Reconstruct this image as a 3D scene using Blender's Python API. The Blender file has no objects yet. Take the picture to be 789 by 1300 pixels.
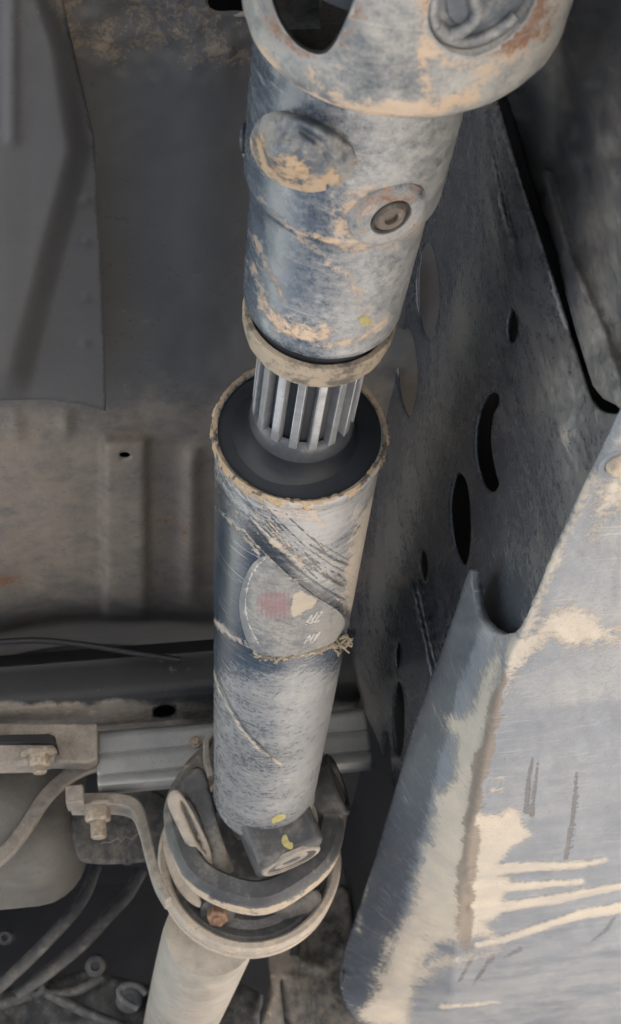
import bpy, bmesh, math, random
import numpy as np
from mathutils import Vector, Matrix
from mathutils.geometry import delaunay_2d_cdt

random.seed(4); np.random.seed(4)
SC = bpy.context.scene
COL = SC.collection
PI = math.pi

# ------------------------------------------------------------------ camera
F, CX, CY = 1650.0, 394.5, 650.0            # photograph: 789 x 1300 pixels


def unit(v):
    v = np.array(v, float)
    return v / np.linalg.norm(v)


# camera-space (right, up, forward) directions of the vehicle's axes
_Y = unit([(268 - CX) / F, -(1690 - CY) / F, 1.0])       # along the shaft (its vanishing point)
_X = np.array([1, .067, (.0648 + .5319 * .067) / .8443])
_X = unit(_X - _X.dot(_Y) * _Y)                          # along the cross member
_Z = np.cross(_Y, _X)
if _Z[1] < 0:
    _Z = -_Z
M = np.array([_X, _Y, _Z])

cam = bpy.data.cameras.new('Camera')
cam.sensor_fit = 'VERTICAL'
cam.sensor_height = 24.0
cam.lens = 24.0 * F / 1300.0
cam.clip_start = .01
cam.clip_end = 200
cam.dof.use_dof = True
cam.dof.focus_distance = .74
cam.dof.aperture_fstop = 15.0
camo = bpy.data.objects.new('Camera', cam)
COL.objects.link(camo)
R4 = Matrix.Identity(4)
for i in range(3):
    R4[i][0], R4[i][1], R4[i][2] = M[i, 0], M[i, 1], -M[i, 2]
camo.matrix_world = R4
SC.camera = camo

# ------------------------------------------------------------------ daylight
SUN_EL, SUN_AZ = 42.0, 66.0                 # azimuth measured from -Y (behind the camera) towards +X
w = bpy.data.worlds.new('World')
SC.world = w
w.use_nodes = True
nt = w.node_tree
bg = nt.nodes['Background']
sky = nt.nodes.new('ShaderNodeTexSky')
sky.sky_type = 'NISHITA'
sky.sun_disc = False
sky.sun_elevation = math.radians(SUN_EL)
sdir = np.array([math.sin(math.radians(SUN_AZ)) * math.cos(math.radians(SUN_EL)),
                 -math.cos(math.radians(SUN_AZ)) * math.cos(math.radians(SUN_EL)),
                 math.sin(math.radians(SUN_EL))])
sky.sun_rotation = math.atan2(sdir[0], sdir[1])
nt.links.new(sky.outputs[0], bg.inputs[0])
bg.inputs[1].default_value = .15
sl = bpy.data.lights.new('sun', 'SUN')
sl.energy = 4.0
sl.angle = math.radians(.6)
sl.color = (1, .95, .88)
slo = bpy.data.objects.new('sun', sl)
COL.objects.link(slo)
slo.rotation_euler = Vector(sdir).to_track_quat('Z', 'Y').to_euler()
slo.location = (2, -1, 3)
SC.view_settings.view_transform = 'Standard'
SC.view_settings.look = 'None'
SC.view_settings.exposure = 2.55
SC.view_settings.gamma = 1
SC.view_settings.use_curve_mapping = False
SC.render.engine = 'CYCLES'
SC.cycles.max_bounces = 8
SC.cycles.diffuse_bounces = 6


# ------------------------------------------------------------------ picture -> place
def rays(px, py):
    px = np.asarray(px, float)
    py = np.asarray(py, float)
    c = np.stack([(px - CX) / F, (CY - py) / F, np.ones_like(px)], -1)
    return c @ M.T


def at(px, py, **k):
    r = rays(px, py)
    (a, v), = k.items()
    if a == 'd':
        return r * np.asarray(v)[..., None] if np.ndim(v) else r * v
    i = 'xyz'.index(a)
    return r * (v / r[..., i])[..., None]


def proj(P):
    c = np.asarray(P) @ M
    z = np.maximum(c[..., 2], 1e-3)
    return CX + F * c[..., 0] / z, CY - F * c[..., 1] / z


def camdir(r, u, f):
    return unit(M @ np.array([r, u, f], float))


def on_cyl(O, A, rad):
    O = np.array(O, float)

    def f(px, py):
        r = rays(px, py)
        r = r / np.linalg.norm(r, axis=-1, keepdims=True)
        rp = r - (r @ A)[..., None] * A
        op = -O - (-O @ A) * A
        a = (rp * rp).sum(-1)
        b = 2 * (rp @ op)
        c = op @ op - rad * rad
        disc = np.maximum(b * b - 4 * a * c, 0)
        t = (-b - np.sqrt(disc)) / (2 * a)
        return r * t[..., None]
    return f


# ------------------------------------------------------------------ 2-D helpers
def inside(px, py, poly):
    px = np.asarray(px, float)
    py = np.asarray(py, float)
    res = np.zeros(px.shape, bool)
    n = len(poly)
    for i in range(n):
        x0, y0 = poly[i]
        x1, y1 = poly[(i + 1) % n]
        c = ((y0 > py) != (y1 > py)) & (px < (x1 - x0) * (py - y0) / ((y1 - y0) if y1 != y0 else 1e-9) + x0)
        res ^= c
    return res


def seg_dist(px, py, a, b):
    ax, ay = a
    bx, by = b
    dx, dy = bx - ax, by - ay
    L = dx * dx + dy * dy + 1e-9
    t = np.clip(((px - ax) * dx + (py - ay) * dy) / L, 0, 1)
    return np.hypot(px - ax - t * dx, py - ay - t * dy), t


def poly_sd(px, py, poly):                   # positive inside
    d = np.full(np.shape(px), 1e9)
    for i in range(len(poly)):
        d = np.minimum(d, seg_dist(px, py, poly[i], poly[(i + 1) % len(poly)])[0])
    return np.where(inside(px, py, poly), d, -d)


def line_sd(px, py, pts, w0, w1=None):       # half widths along the line; positive inside
    w1 = w0 if w1 is None else w1
    n = len(pts) - 1
    best = np.full(np.shape(px), -1e9)
    for i in range(n):
        d, t = seg_dist(px, py, pts[i], pts[i + 1])
        s = (i + t) / n
        best = np.maximum(best, w0 + (w1 - w0) * s - d)
    return best


def ell_sd(px, py, cx, cy, a, b, rot=0):
    c, s = math.cos(rot), math.sin(rot)
    x = (px - cx) * c + (py - cy) * s
    y = -(px - cx) * s + (py - cy) * c
    return (1 - np.hypot(x / a, y / b)) * min(a, b)


def sstep(a, b, x):
    t = np.clip((x - a) / (b - a), 0, 1)
    return t * t * (3 - 2 * t)


def bumpf(x, c, wd):
    return np.exp(-((x - c) / wd) ** 2)


def smooth_poly(pts, n=5):                   # closed Catmull-Rom
    out = []
    m = len(pts)
    P = [np.array(p, float) for p in pts]
    for i in range(m):
        p0, p1, p2, p3 = P[i - 1], P[i], P[(i + 1) % m], P[(i + 2) % m]
        for k in range(n):
            t = k / n
            out.append(tuple(.5 * ((2 * p1) + (p2 - p0) * t + (2 * p0 - 5 * p1 + 4 * p2 - p3) * t * t
                                   + (3 * p1 - p0 - 3 * p2 + p3) * t ** 3)))
    return out


def smooth_line(pts, n=6):
    P = [np.array(p, float) for p in pts]
    P = [2 * P[0] - P[1]] + P + [2 * P[-1] - P[-2]]
    out = []
    for i in range(1, len(P) - 2):
        p0, p1, p2, p3 = P[i - 1], P[i], P[i + 1], P[i + 2]
        for k in range(n):
            t = k / n
            out.append(.5 * ((2 * p1) + (p2 - p0) * t + (2 * p0 - 5 * p1 + 4 * p2 - p3) * t * t
                             + (3 * p1 - p0 - 3 * p2 + p3) * t ** 3))
    out.append(P[-2])
    return out


def ellipse(cx, cy, a, b, rot=0, n=26):
    c, s = math.cos(rot), math.sin(rot)
    return [(cx + a * math.cos(t) * c - b * math.sin(t) * s, cy + a * math.cos(t) * s + b * math.sin(t) * c)
            for t in (2 * PI * k / n for k in range(n))]


class VNoise:                                # smooth value noise for relief
    def __init__(self, seed):
        self.t = np.random.RandomState(seed).rand(128, 128)

    def __call__(self, x, y):
        xi = np.floor(x).astype(int)
        yi = np.floor(y).astype(int)
        fx = x - xi
        fy = y - yi
        fx = fx * fx * (3 - 2 * fx)
        fy = fy * fy * (3 - 2 * fy)
        g = lambda a, b: self.t[a % 128, b % 128]
        return ((g(xi, yi) * (1 - fx) + g(xi + 1, yi) * fx) * (1 - fy)
                + (g(xi, yi + 1) * (1 - fx) + g(xi + 1, yi + 1) * fx) * fy) - .5


N1, N2, N3 = VNoise(1), VNoise(2), VNoise(3)


def fbm(x, y, s):
    return N1(x / s, y / s) + .5 * N2(x / s * 2.1, y / s * 2.1) + .25 * N3(x / s * 4.3, y / s * 4.3)


# ------------------------------------------------------------------ objects
WL = {}


def thing(name, label, cat, base, group=None):
    o = bpy.data.objects.new(name, None)
    COL.objects.link(o)
    o.empty_display_size = .05
    o.location = Vector([float(v) for v in base])
    o['label'] = label
    o['category'] = cat
    if group:
        o['group'] = group
    WL[o] = np.array(base, float)
    return o


def tag(o, label, cat):
    o['label'] = label
    o['category'] = cat
    return o


def obj(name, V, Fc, mat, parent=None, smooth=True, attrs=None, sharp=None, base=None, kind=None):
    V = np.asarray(V, float)
    if parent is not None:
        L = WL[parent]
    else:
        L = np.array(base if base is not None else V.mean(0), float)
    me = bpy.data.meshes.new(name)
    me.from_pydata((V - L).tolist(), [], [list(map(int, f)) for f in Fc])
    o = bpy.data.objects.new(name, me)
    COL.objects.link(o)
    if parent is not None:
        o.parent = parent
    else:
        o.location = Vector(L.tolist())
    WL[o] = L
    me.materials.append(mat)
    if attrs:
        for k, a in attrs.items():
            a = np.asarray(a, float)
            if a.ndim == 2:
                at_ = me.attributes.new(k, 'FLOAT_VECTOR', 'POINT')
                at_.data.foreach_set('vector', a.ravel())
            else:
                at_ = me.attributes.new(k, 'FLOAT', 'POINT')
                at_.data.foreach_set('value', a)
    if smooth:
        me.polygons.foreach_set('use_smooth', [True] * len(me.polygons))
        if sharp:
            try:
                me.set_sharp_from_angle(angle=math.radians(sharp))
            except Exception:
                pass
    if kind:
        o['kind'] = kind
    me.update()
    return o


def fix_normals(o):
    bm = bmesh.new()
    bm.from_mesh(o.data)
    bmesh.ops.recalc_face_normals(bm, faces=bm.faces)
    bm.to_mesh(o.data)
    bm.free()


def solid(o, t, off=-1.0):
    m = o.modifiers.new('thickness', 'SOLIDIFY')
    m.thickness = t
    m.offset = off
    m.use_even_offset = False
    return o


def bevel(o, wd, seg=2, ang=35):
    m = o.modifiers.new('bevel', 'BEVEL')
    m.width = wd
    m.segments = seg
    m.limit_method = 'ANGLE'
    m.angle_limit = math.radians(ang)
    return o


def resample(poly, step):
    out = []
    n = len(poly)
    for i in range(n):
        a = np.array(poly[i], float)
        b = np.array(poly[(i + 1) % n], float)
        k = max(1, int(np.linalg.norm(b - a) / step))
        for j in range(k):
            out.append(a + (b - a) * j / k)
    return out


def sheet(name, outline, mapf, mat, parent=None, step=6, holes=(), relief=None, attrs=None, thick=None, base=None, kind=None,
          sharp=None):
    """surface traced as pixel outline, laid by mapf onto its real plane / cylinder, with relief towards the viewer's side"""
    loops = [resample(outline, step)] + [resample(h, step * .8) for h in holes]
    pts, edges = [], []
    for lp in loops:
        b = len(pts)
        pts += [tuple(p) for p in lp]
        edges += [(b + i, b + (i + 1) % len(lp)) for i in range(len(lp))]
    O = np.array(loops[0])
    x0, y0 = O.min(0)
    x1, y1 = O.max(0)
    gx, gy = np.meshgrid(np.arange(x0, x1, step), np.arange(y0, y1, step * .87))
    gx = gx + (np.arange(gx.shape[0]) % 2)[:, None] * step * .5
    gx, gy = gx.ravel(), gy.ravel()
    gx = gx + (np.random.rand(gx.size) - .5) * step * .2
    sd = poly_sd(gx, gy, [tuple(p) for p in loops[0]])
    ok = sd > step * .45
    for h in loops[1:]:
        ok &= poly_sd(gx, gy, [tuple(p) for p in h]) < -step * .4
    pts += list(zip(gx[ok].tolist(), gy[ok].tolist()))
    r = delaunay_2d_cdt([Vector((float(a), float(b))) for a, b in pts], edges, [], 0, 1e-5)
    P = np.array([tuple(v) for v in r[0]])
    T = np.array([f for f in r[2]])
    cc = P[T].mean(1)
    keep = inside(cc[:, 0], cc[:, 1], [tuple(p) for p in loops[0]])
    for h in loops[1:]:
        keep &= ~inside(cc[:, 0], cc[:, 1], [tuple(p) for p in h])
    T = T[keep]
    V = mapf(P[:, 0], P[:, 1])
    n = np.cross(V[T[:, 1]] - V[T[:, 0]], V[T[:, 2]] - V[T[:, 0]])
    flip = (n * V[T[:, 0]]).sum(1) > 0       # wind towards the viewer
    T[flip] = T[flip][:, ::-1]
    if relief is not None:
        n = np.cross(V[T[:, 1]] - V[T[:, 0]], V[T[:, 2]] - V[T[:, 0]])
        vn = np.zeros_like(V)
        for k in range(3):
            np.add.at(vn, T[:, k], n)
        vn /= np.linalg.norm(vn, axis=1, keepdims=True) + 1e-12
        rd = V / np.linalg.norm(V, axis=1, keepdims=True)
        nr = np.minimum((vn * rd).sum(1), -.16)              # slide along the sight line so the outline stays put
        V = V + rd * (relief(P[:, 0], P[:, 1]) / nr)[:, None]
    a = {k: f(P[:, 0], P[:, 1]) for k, f in (attrs or {}).items()}
    o = obj(name, V, T, mat, parent, True, a, sharp, base, kind)
    if thick:
        solid(o, thick)
    return o


def frame(A, up=(0, 0, 1)):
    A = unit(A)
    up = np.array(up, float)
    U = np.cross(A, up)
    U = unit(U)
    V = np.cross(U, A)
    return A, U, V


def densify(prof, step):
    out = [prof[0]]
    for a, b in zip(prof[:-1], prof[1:]):
        k = max(1, int(math.hypot(b[0] - a[0], b[1] - a[1]) / step))
        for j in range(1, k + 1):
            out.append((a[0] + (b[0] - a[0]) * j / k, a[1] + (b[1] - a[1]) * j / k))
    return out


def revolve(name, O, A, prof, mat, parent=None, seg=96, step=None, attrs=None, disp=None, sharp=40, caps=False, loop=False,
            base=None):
    A, U, V = frame(A)
    if step:
        prof = densify(prof, step)
    pr = np.array(prof)
    th = -PI / 2 * -1 + np.linspace(0, 2 * PI, seg, endpoint=False)   # seam on top, away from the camera
    T, TH = np.meshgrid(pr[:, 0], th, indexing='ij')
    Rr = np.repeat(pr[:, 1][:, None], seg, 1)
    if disp is not None:
        Rr = Rr + disp(T, TH)
    P = np.array(O) + T[..., None] * A + Rr[..., None] * (np.cos(TH)[..., None] * U + np.sin(TH)[..., None] * V)
    P = P.reshape(-1, 3)
    n = len(prof)
    Fc = []
    rng = range(n if loop else n - 1)
    for i in rng:
        i2 = (i + 1) % n
        for j in range(seg):
            k = (j + 1) % seg
            Fc.append((i * seg + j, i * seg + k, i2 * seg + k, i2 * seg + j))
    if caps:
        Fc.append(tuple(range(seg))[::-1])
        Fc.append(tuple((n - 1) * seg + j for j in range(seg)))
    sc = np.stack([(TH * Rr.mean()).ravel(), T.ravel(), np.zeros(T.size)], 1)
    a = {'sc': sc}
    if attrs:
        px, py = proj(P)
        nrm = (np.cos(TH)[..., None] * U + np.sin(TH)[..., None] * V).reshape(-1, 3)
        front = (nrm * P).sum(1) < .1 * np.linalg.norm(P, axis=1) * .3
        for kk, f in attrs.items():
            val = f(px, py, T.ravel(), TH.ravel())
            a[kk] = np.where(front, val, 0.35 * np.ones_like(val))
    o = obj(name, P, Fc, mat, parent, True, a, sharp, base)
    fix_normals(o)
    return o


def tube(name, path, rad, mat, parent=None, seg=10, base=None, radf=None):
    P = [np.array(p, float) for p in path]
    V, Fc = [], []
    n = len(P)
    prevU = None
    for i in range(n):
        d = unit(P[min(i + 1, n - 1)] - P[max(i - 1, 0)])
        if prevU is None:
            U = unit(np.cross(d, [.3, .2, .93]))
        else:
            U = unit(prevU - prevU.dot(d) * d)
        prevU = U
        W = np.cross(d, U)
        r = rad if radf is None else rad * radf(i / (n - 1))
        for k in range(seg):
            a = 2 * PI * k / seg
            V.append(P[i] + r * (math.cos(a) * U + math.sin(a) * W))
    for i in range(n - 1):
        for k in range(seg):
            k2 = (k + 1) % seg
            Fc.append((i * seg + k, i * seg + k2, (i + 1) * seg + k2, (i + 1) * seg + k))
    Fc.append(tuple(range(seg))[::-1])
    Fc.append(tuple((n - 1) * seg + k for k in range(seg)))
    o = obj(name, V, Fc, mat, parent, True, None, 50, base)
    fix_normals(o)
    return o


def box(name, c, ax, half, mat, parent=None, bev=.002, seg=2, base=None):
    """box centred at c with axes ax (3 unit vectors) and half sizes"""
    V = []
    for i in (-1, 1):
        for j in (-1, 1):
            for k in (-1, 1):
                V.append(np.array(c) + i * half[0] * ax[0] + j * half[1] * ax[1] + k * half[2] * ax[2])
    Fc = [(0, 1, 3, 2), (4, 6, 7, 5), (0, 4, 5, 1), (2, 3, 7, 6), (0, 2, 6, 4), (1, 5, 7, 3)]
    o = obj(name, V, Fc, mat, parent, True, None, 40, base)
    fix_normals(o)
    if bev:
        bevel(o, bev, seg)
    return o


def prism(name, poly3, d, mat, parent=None, bev=.001, base=None, sub=1, attrs=None):
    """closed 3-D polygon extruded by the vector d"""
    P = np.array(poly3, float)
    n = len(P)
    V = np.concatenate([P + np.array(d) * s / sub for s in range(sub + 1)])
    Fc = [tuple(range(n))[::-1], tuple(sub * n + i for i in range(n))]
    for s in range(sub):
        for i in range(n):
            j = (i + 1) % n
            Fc.append((s * n + i, s * n + j, (s + 1) * n + j, (s + 1) * n + i))
    o = obj(name, V, Fc, mat, parent, True, None, 40, base)
    fix_normals(o)
    if bev:
        bevel(o, bev, 2)
    return o


def hexbolt(name, O, A, parent, mat, r=.009, h=.009, washer=.014, stud=0.0, stud_r=.005, wm=None, socket=False):
    """washer, hexagon and stud end as bolt > washer, stud_end"""
    A, U, V = frame(A, (.1, .9, .3))
    O = np.array(O, float)
    hexp = lambda t, rr: [O + A * t + rr * (math.cos(k * PI / 3 + .3) * U + math.sin(k * PI / 3 + .3) * V) for k in range(6)]
    V_ = hexp(.0018, r) + hexp(.0018 + h * .85, r) + hexp(.0018 + h, r * .86)
    Fc = [tuple(range(6))[::-1], tuple(range(12, 18))]
    for s in (0, 6):
        for i in range(6):
            j = (i + 1) % 6
            Fc.append((s + i, s + j, s + 6 + j, s + 6 + i))
    b = obj(name, V_, Fc, mat, parent, True, None, 25)
    fix_normals(b)
    bevel(b, r * .07, 2, 20)
    revolve('washer', O, A, [(0, r * .3), (0, washer), (.0022, washer), (.0026, washer * .96), (.0026, r * .3)], wm or mat, b, 32)
    if stud:
        pr = [(0, stud_r * .4), (0, stud_r)]
        k = 0.0
        while k < h + stud - .0015:
            k += .0009
            pr.append((k, stud_r * (.9 if len(pr) % 2 else 1.0)))
        pr += [(h + stud, stud_r * .8), (h + stud, 1e-5)]
        revolve('stud_end', O, A, pr, mat, b, 20)
    return b


# ------------------------------------------------------------------ materials
def lin(r, g, b):
    f = lambda c: (c / 255 / 12.92) if c / 255 <= .04045 else ((c / 255 + .055) / 1.055) ** 2.4
    return (f(r), f(g), f(b), 1)


def dirty(name, base, base2, dust, mud, film=.35, film_sc=9, fine=140, rough=.42, metal=0.0, bump=.25, streak=None, coord='obj',
          mudrough=.9, dark=(.02, .02, .022, 1), rust=(.16, .07, .035, 1), spec=.5, contrast=.22, speck=.5, mudvar=.35, samp=.8, namp=1.0, deep=(.055, .07, .09, 1), scratch=0.0, mst=.3, filmrough=None, pits=.35, mudedge=(.47, .64)):
    """paint under a thin dust film and thicker mud; mesh attributes mud / film / dark / rust say where dirt and painted shade lie"""
    m = bpy.data.materials.new(name)
    m.use_nodes = True
    N = m.node_tree
    L = N.links
    nd = N.nodes
    bs = nd['Principled BSDF']

    def node(t, **k):
        n = nd.new(t)
        for a, v in k.items():
            setattr(n, a, v)
        return n

    def mth(op, a, b=None, c=None):
        n = node('ShaderNodeMath', operation=op)
        for i, v in enumerate((a, b, c)):
            if v is None:
                continue
            if isinstance(v, (int, float)):
                n.inputs[i].default_value = v
            else:
                L.new(v, n.inputs[i])
        return n.outputs[0]

    def attr(a):
        n = node('ShaderNodeAttribute', attribute_name=a)
        return n.outputs['Fac'] if a != 'sc' else n.outputs['Vector']

    def noise(sc, det, vec, rough_=.6, dist=0.0):
        n = node('ShaderNodeTexNoise')
        n.inputs['Scale'].default_value = sc
        n.inputs['Detail'].default_value = det
        n.inputs['Roughness'].default_value = rough_
        n.inputs['Distortion'].default_value = dist
        L.new(vec, n.inputs['Vector'])
        return n.outputs['Fac']

    def mix(fac, a, b):
        n = node('ShaderNodeMix', data_type='RGBA')
        for s, v in ((n.inputs[0], fac), (n.inputs[6], a), (n.inputs[7], b)):
            if isinstance(v, (int, float, tuple)):
                s.default_value = v
            else:
                L.new(v, s)
        return n.outputs[2]

    def step(x, a, b):
        n = node('ShaderNodeMapRange', interpolation_type='SMOOTHSTEP')
        L.new(x, n.inputs[0])
        n.inputs[1].default_value = a
        n.inputs[2].default_value = b
        return n.outputs[0]

    tc = node('ShaderNodeTexCoord')
    oc = tc.outputs['Object']
    vec = attr('sc') if coord == 'sc' else oc
    big = noise(film_sc, 5, oc, .62, .4)
    mid = noise(film_sc * 4.2, 5, oc, .65, .3)
    fin = noise(fine, 6, oc, .68)
    grit = noise(fine * 4.5, 3, oc, .7)
    if streak:
        mp = node('ShaderNodeMapping')
        mp.inputs['Rotation'].default_value = (0, 0, streak[3]) if len(streak) == 4 else streak[3:6]
        mp.inputs['Scale'].default_value = streak[:3]
        L.new(vec, mp.inputs['Vector'])
        st = noise(1.0, 5, mp.outputs[0], .7, .25)
    else:
        st = mid
    # film of dust
    fx = mth('ADD', attr('film'), film - .5)
    fx = mth('ADD', fx, mth('MULTIPLY', mth('SUBTRACT', big, .5), 1.0 * namp))
    fx = mth('ADD', fx, mth('MULTIPLY', mth('SUBTRACT', mid, .5), .8 * namp))
    fx = mth('ADD', fx, mth('MULTIPLY', mth('SUBTRACT', st, .5), samp * 1.6))
    fx = mth('ADD', fx, mth('MULTIPLY', mth('SUBTRACT', fin, .5), 1.7 * namp))
    fx = mth('ADD', fx, mth('MULTIPLY', mth('SUBTRACT', grit, .5), .9 * namp))
    fm = step(fx, -contrast, contrast * 1.6)
    # mud
    mx = mth('ADD', attr('mud'), mth('MULTIPLY', mth('SUBTRACT', mid, .5), .70))
    mx = mth('ADD', mx, mth('MULTIPLY', mth('SUBTRACT', fin, .5), .95))
    mx = mth('ADD', mx, mth('MULTIPLY', mth('SUBTRACT', st, .5), mst))
    mx = mth('ADD', mx, mth('MULTIPLY', mth('SUBTRACT', grit, .5), .6))
    mm = step(mx, mudedge[0], mudedge[1])
    # speckle of dry splashes
    sp = step(mth('ADD', fin, mth('MULTIPLY', mth('SUBTRACT', big, .5), .5)), .66, .74)
    sp = mth('MULTIPLY', sp, speck)
    dx = mth('ADD', attr('dark'), mth('MULTIPLY', mth('SUBTRACT', fin, .5), .9))
    dx = mth('ADD', dx, mth('MULTIPLY', mth('SUBTRACT', st, .5), .9))
    dk = step(dx, .48, .62)
    rx = mth('ADD', attr('rust'), mth('MULTIPLY', mth('SUBTRACT', fin, .5), 1.0))
    rx = mth('ADD', rx, mth('MULTIPLY', mth('SUBTRACT', grit, .5), .5))
    rx = mth('ADD', rx, mth('MULTIPLY', mth('SUBTRACT', mid, .5), .8))
    rs = step(rx, .40, .68)

    bv = mth('ADD', mth('MULTIPLY', big, .6), mth('MULTIPLY', st, .4))
    col = mix(step(bv, .36, .64), base, base2)
    dp = mth('ADD', attr('deep'), mth('MULTIPLY', mth('SUBTRACT', st, .5), 1.1))
    dp = mth('ADD', dp, mth('MULTIPLY', mth('SUBTRACT', fin, .5), .7))
    col = mix(mth('MULTIPLY', step(dp, .40, .70), .9), col, deep)
    col = mix(mth('MULTIPLY', fm, .82), col, dust)
    col = mix(sp, col, dust)
    col = mix(mth('MULTIPLY', dk, .85), col, dark)
    mcol = mix(mth('MULTIPLY', step(mid, .35, .7), mudvar), mud, dust)
    mcol = mix(mth('MULTIPLY', step(grit, .42, .75), .22), mcol, (mud[0] * .45, mud[1] * .42, mud[2] * .4, 1))
    col = mix(mth('MULTIPLY', mm, mth('ADD', .72, mth('MULTIPLY', step(big, .35, .6), .26))), col, mcol)
    col = mix(mth('MULTIPLY', rs, .85), col, rust)
    if pits:
        pn_ = noise(fine * 2.4, 2, oc, .5)
        pm = step(mth('ADD', pn_, mth('MULTIPLY', mth('SUBTRACT', big, .5), .5)), .66, .71)
        col = mix(mth('MULTIPLY', pm, pits), col, tuple(v * .5 for v in base[:3]) + (1,))
    if scratch:
        for k_, (ang, sx_, sy_) in enumerate(((.45, 14, 700), (-.7, 18, 800), (1.2, 22, 620))):
            mp2 = node('ShaderNodeMapping')
            mp2.inputs['Rotation'].default_value = (.3 * k_ * (coord != 'sc'), .2 * (coord != 'sc'), ang)
            mp2.inputs['Scale'].default_value = (sx_, sy_, 60 if coord != 'sc' else 1)
            mp2.inputs['Location'].default_value = (k_ * 3.1, k_ * 1.7, 0)
            L.new(vec, mp2.inputs['Vector'])
            sn = noise(1.0, 2, mp2.outputs[0], .5)
            sm = step(mth('ADD', sn, mth('MULTIPLY', mth('SUBTRACT', mid, .5), .35)), .69, .72)
            col = mix(mth('MULTIPLY', sm, scratch), col, tuple(min(.6, v * 1.25) for v in dust[:3]) + (1,))
    L.new(col, bs.inputs['Base Color'])
    cov = mth('MAXIMUM', mth('MULTIPLY', fm, .75), mth('MAXIMUM', mm, rs))
    if filmrough is None:
        ro = mth('ADD', mth('MULTIPLY', cov, mudrough - rough), rough)
    else:
        ro = mth('ADD', mth('MULTIPLY', fm, filmrough - rough), rough)
        ro = mth('ADD', mth('MULTIPLY', mth('MAXIMUM', mm, rs), mth('SUBTRACT', mudrough, ro)), ro)
    ro = mth('ADD', ro, mth('MULTIPLY', mth('SUBTRACT', fin, .5), .18))
    L.new(ro, bs.inputs['Roughness'])
    if metal:
        L.new(mth('MULTIPLY', mth('SUBTRACT', 1.0, cov), metal), bs.inputs['Metallic'])
    bs.inputs['Specular IOR Level'].default_value = spec
    h = mth('ADD', mth('MULTIPLY', fin, .35), mth('MULTIPLY', grit, .12))
    h = mth('ADD', h, mth('MULTIPLY', mm, .55))
    h = mth('ADD', h, mth('MULTIPLY', fm, .12))
    h = mth('SUBTRACT', h, mth('MULTIPLY', dk, .25))
    h = mth('ADD', h, mth('MULTIPLY', st, .12))
    bp = node('ShaderNodeBump')
    bp.inputs['Strength'].default_value = bump
    bp.inputs['Distance'].default_value = .0016
    L.new(h, bp.inputs['Height'])
    L.new(bp.outputs[0], bs.inputs['Normal'])
    return m


BEIGE = (.44, .35, .255, 1)
OCHRE = (.40, .26, .15, 1)
DUST = (.22, .195, .165, 1)
M_ = {}
M_['tube'] = dirty('tube_paint', (.020, .031, .048, 1), (.052, .072, .100, 1), (.36, .35, .34, 1), (.46, .37, .275, 1), film=.30, film_sc=8,
                   rough=.22, filmrough=.38, spec=.65, streak=(60, 300, 1, .5), coord='sc', bump=.28, contrast=.34, speck=.2, fine=260, namp=.58, samp=.35, scratch=.45, pits=.2)
M_['yoke'] = dirty('yoke_paint', (.030, .043, .062, 1), (.080, .10, .128, 1), (.45, .435, .41, 1), (.52, .355, .22, 1), film=.38, film_sc=12, mudedge=(.40, .70),
                   rough=.26, filmrough=.46, spec=.6, bump=.35, contrast=.38, streak=(50, 140, 1, .5), coord='sc', fine=260, samp=.15, namp=.7, scratch=.3, speck=.25)
M_['cast'] = dirty('cast_paint', (.05, .062, .08, 1), (.13, .14, .155, 1), (.27, .255, .23, 1), (.46, .31, .18, 1), film=.4, film_sc=18,
                   rough=.5, bump=.6, contrast=.3)
M_['bowl'] = dirty('yoke_cast_paint', (.06, .072, .088, 1), (.14, .15, .165, 1), (.43, .405, .36, 1), (.54, .37, .235, 1), film=.5, film_sc=14, mudedge=(.40, .70),
                   rough=.38, filmrough=.6, bump=.3, contrast=.42, namp=.75, samp=.1, scratch=.15, speck=.2)
M_['plug'] = dirty('brown_plug', (.085, .068, .056, 1), (.12, .095, .078, 1), (.24, .20, .165, 1), OCHRE, film=.35, film_sc=60, rough=.55, bump=.4)
M_['darksteel'] = dirty('dark_steel', (.05, .056, .064, 1), (.08, .086, .095, 1), (.20, .19, .18, 1), BEIGE, film=.1, film_sc=30, rough=.4, metal=.3, bump=.15, namp=.5)
M_['disc'] = dirty('black_plate', (.0055, .0075, .012, 1), (.009, .0115, .017, 1), (.07, .066, .062, 1), BEIGE, film=-.25, film_sc=16, rough=.55,
                   bump=.12, speck=.06)
M_['spline'] = dirty('spline_steel', (.29, .30, .315, 1), (.20, .205, .215, 1), (.34, .31, .275, 1), BEIGE, film=0.1, film_sc=40, rough=.32,
                     metal=0.35, bump=.2, speck=.2, namp=0.6)
M_['seal'] = dirty('dusty_seal', (.10, .085, .07, 1), (.14, .12, .095, 1), (.33, .27, .20, 1), (.38, .30, .22, 1), film=.75, film_sc=20, rough=.8,
                   bump=.35)
M_['rimmud'] = dirty('rim_mud', (.30, .22, .14, 1), (.36, .27, .18, 1), (.42, .33, .24, 1), (.46, .36, .26, 1), film=.3, film_sc=40, rough=.9,
                     bump=.9, dark=(.05, .045, .04, 1), pits=.6)
M_['dustsheet'] = dirty('dusty_bracket', (.12, .11, .10, 1), (.17, .155, .14, 1), (.36, .31, .255, 1), BEIGE, film=.55, film_sc=14, rough=.6,
                        bump=.35, namp=0.6, samp=0.4, contrast=0.4)
M_['darkcast'] = dirty('dark_casting', (.028, .03, .034, 1), (.055, .056, .06, 1), (.20, .18, .155, 1), BEIGE, film=.28, film_sc=15, rough=.55,
                       bump=.5, namp=0.7, samp=0.5, contrast=0.35)
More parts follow.
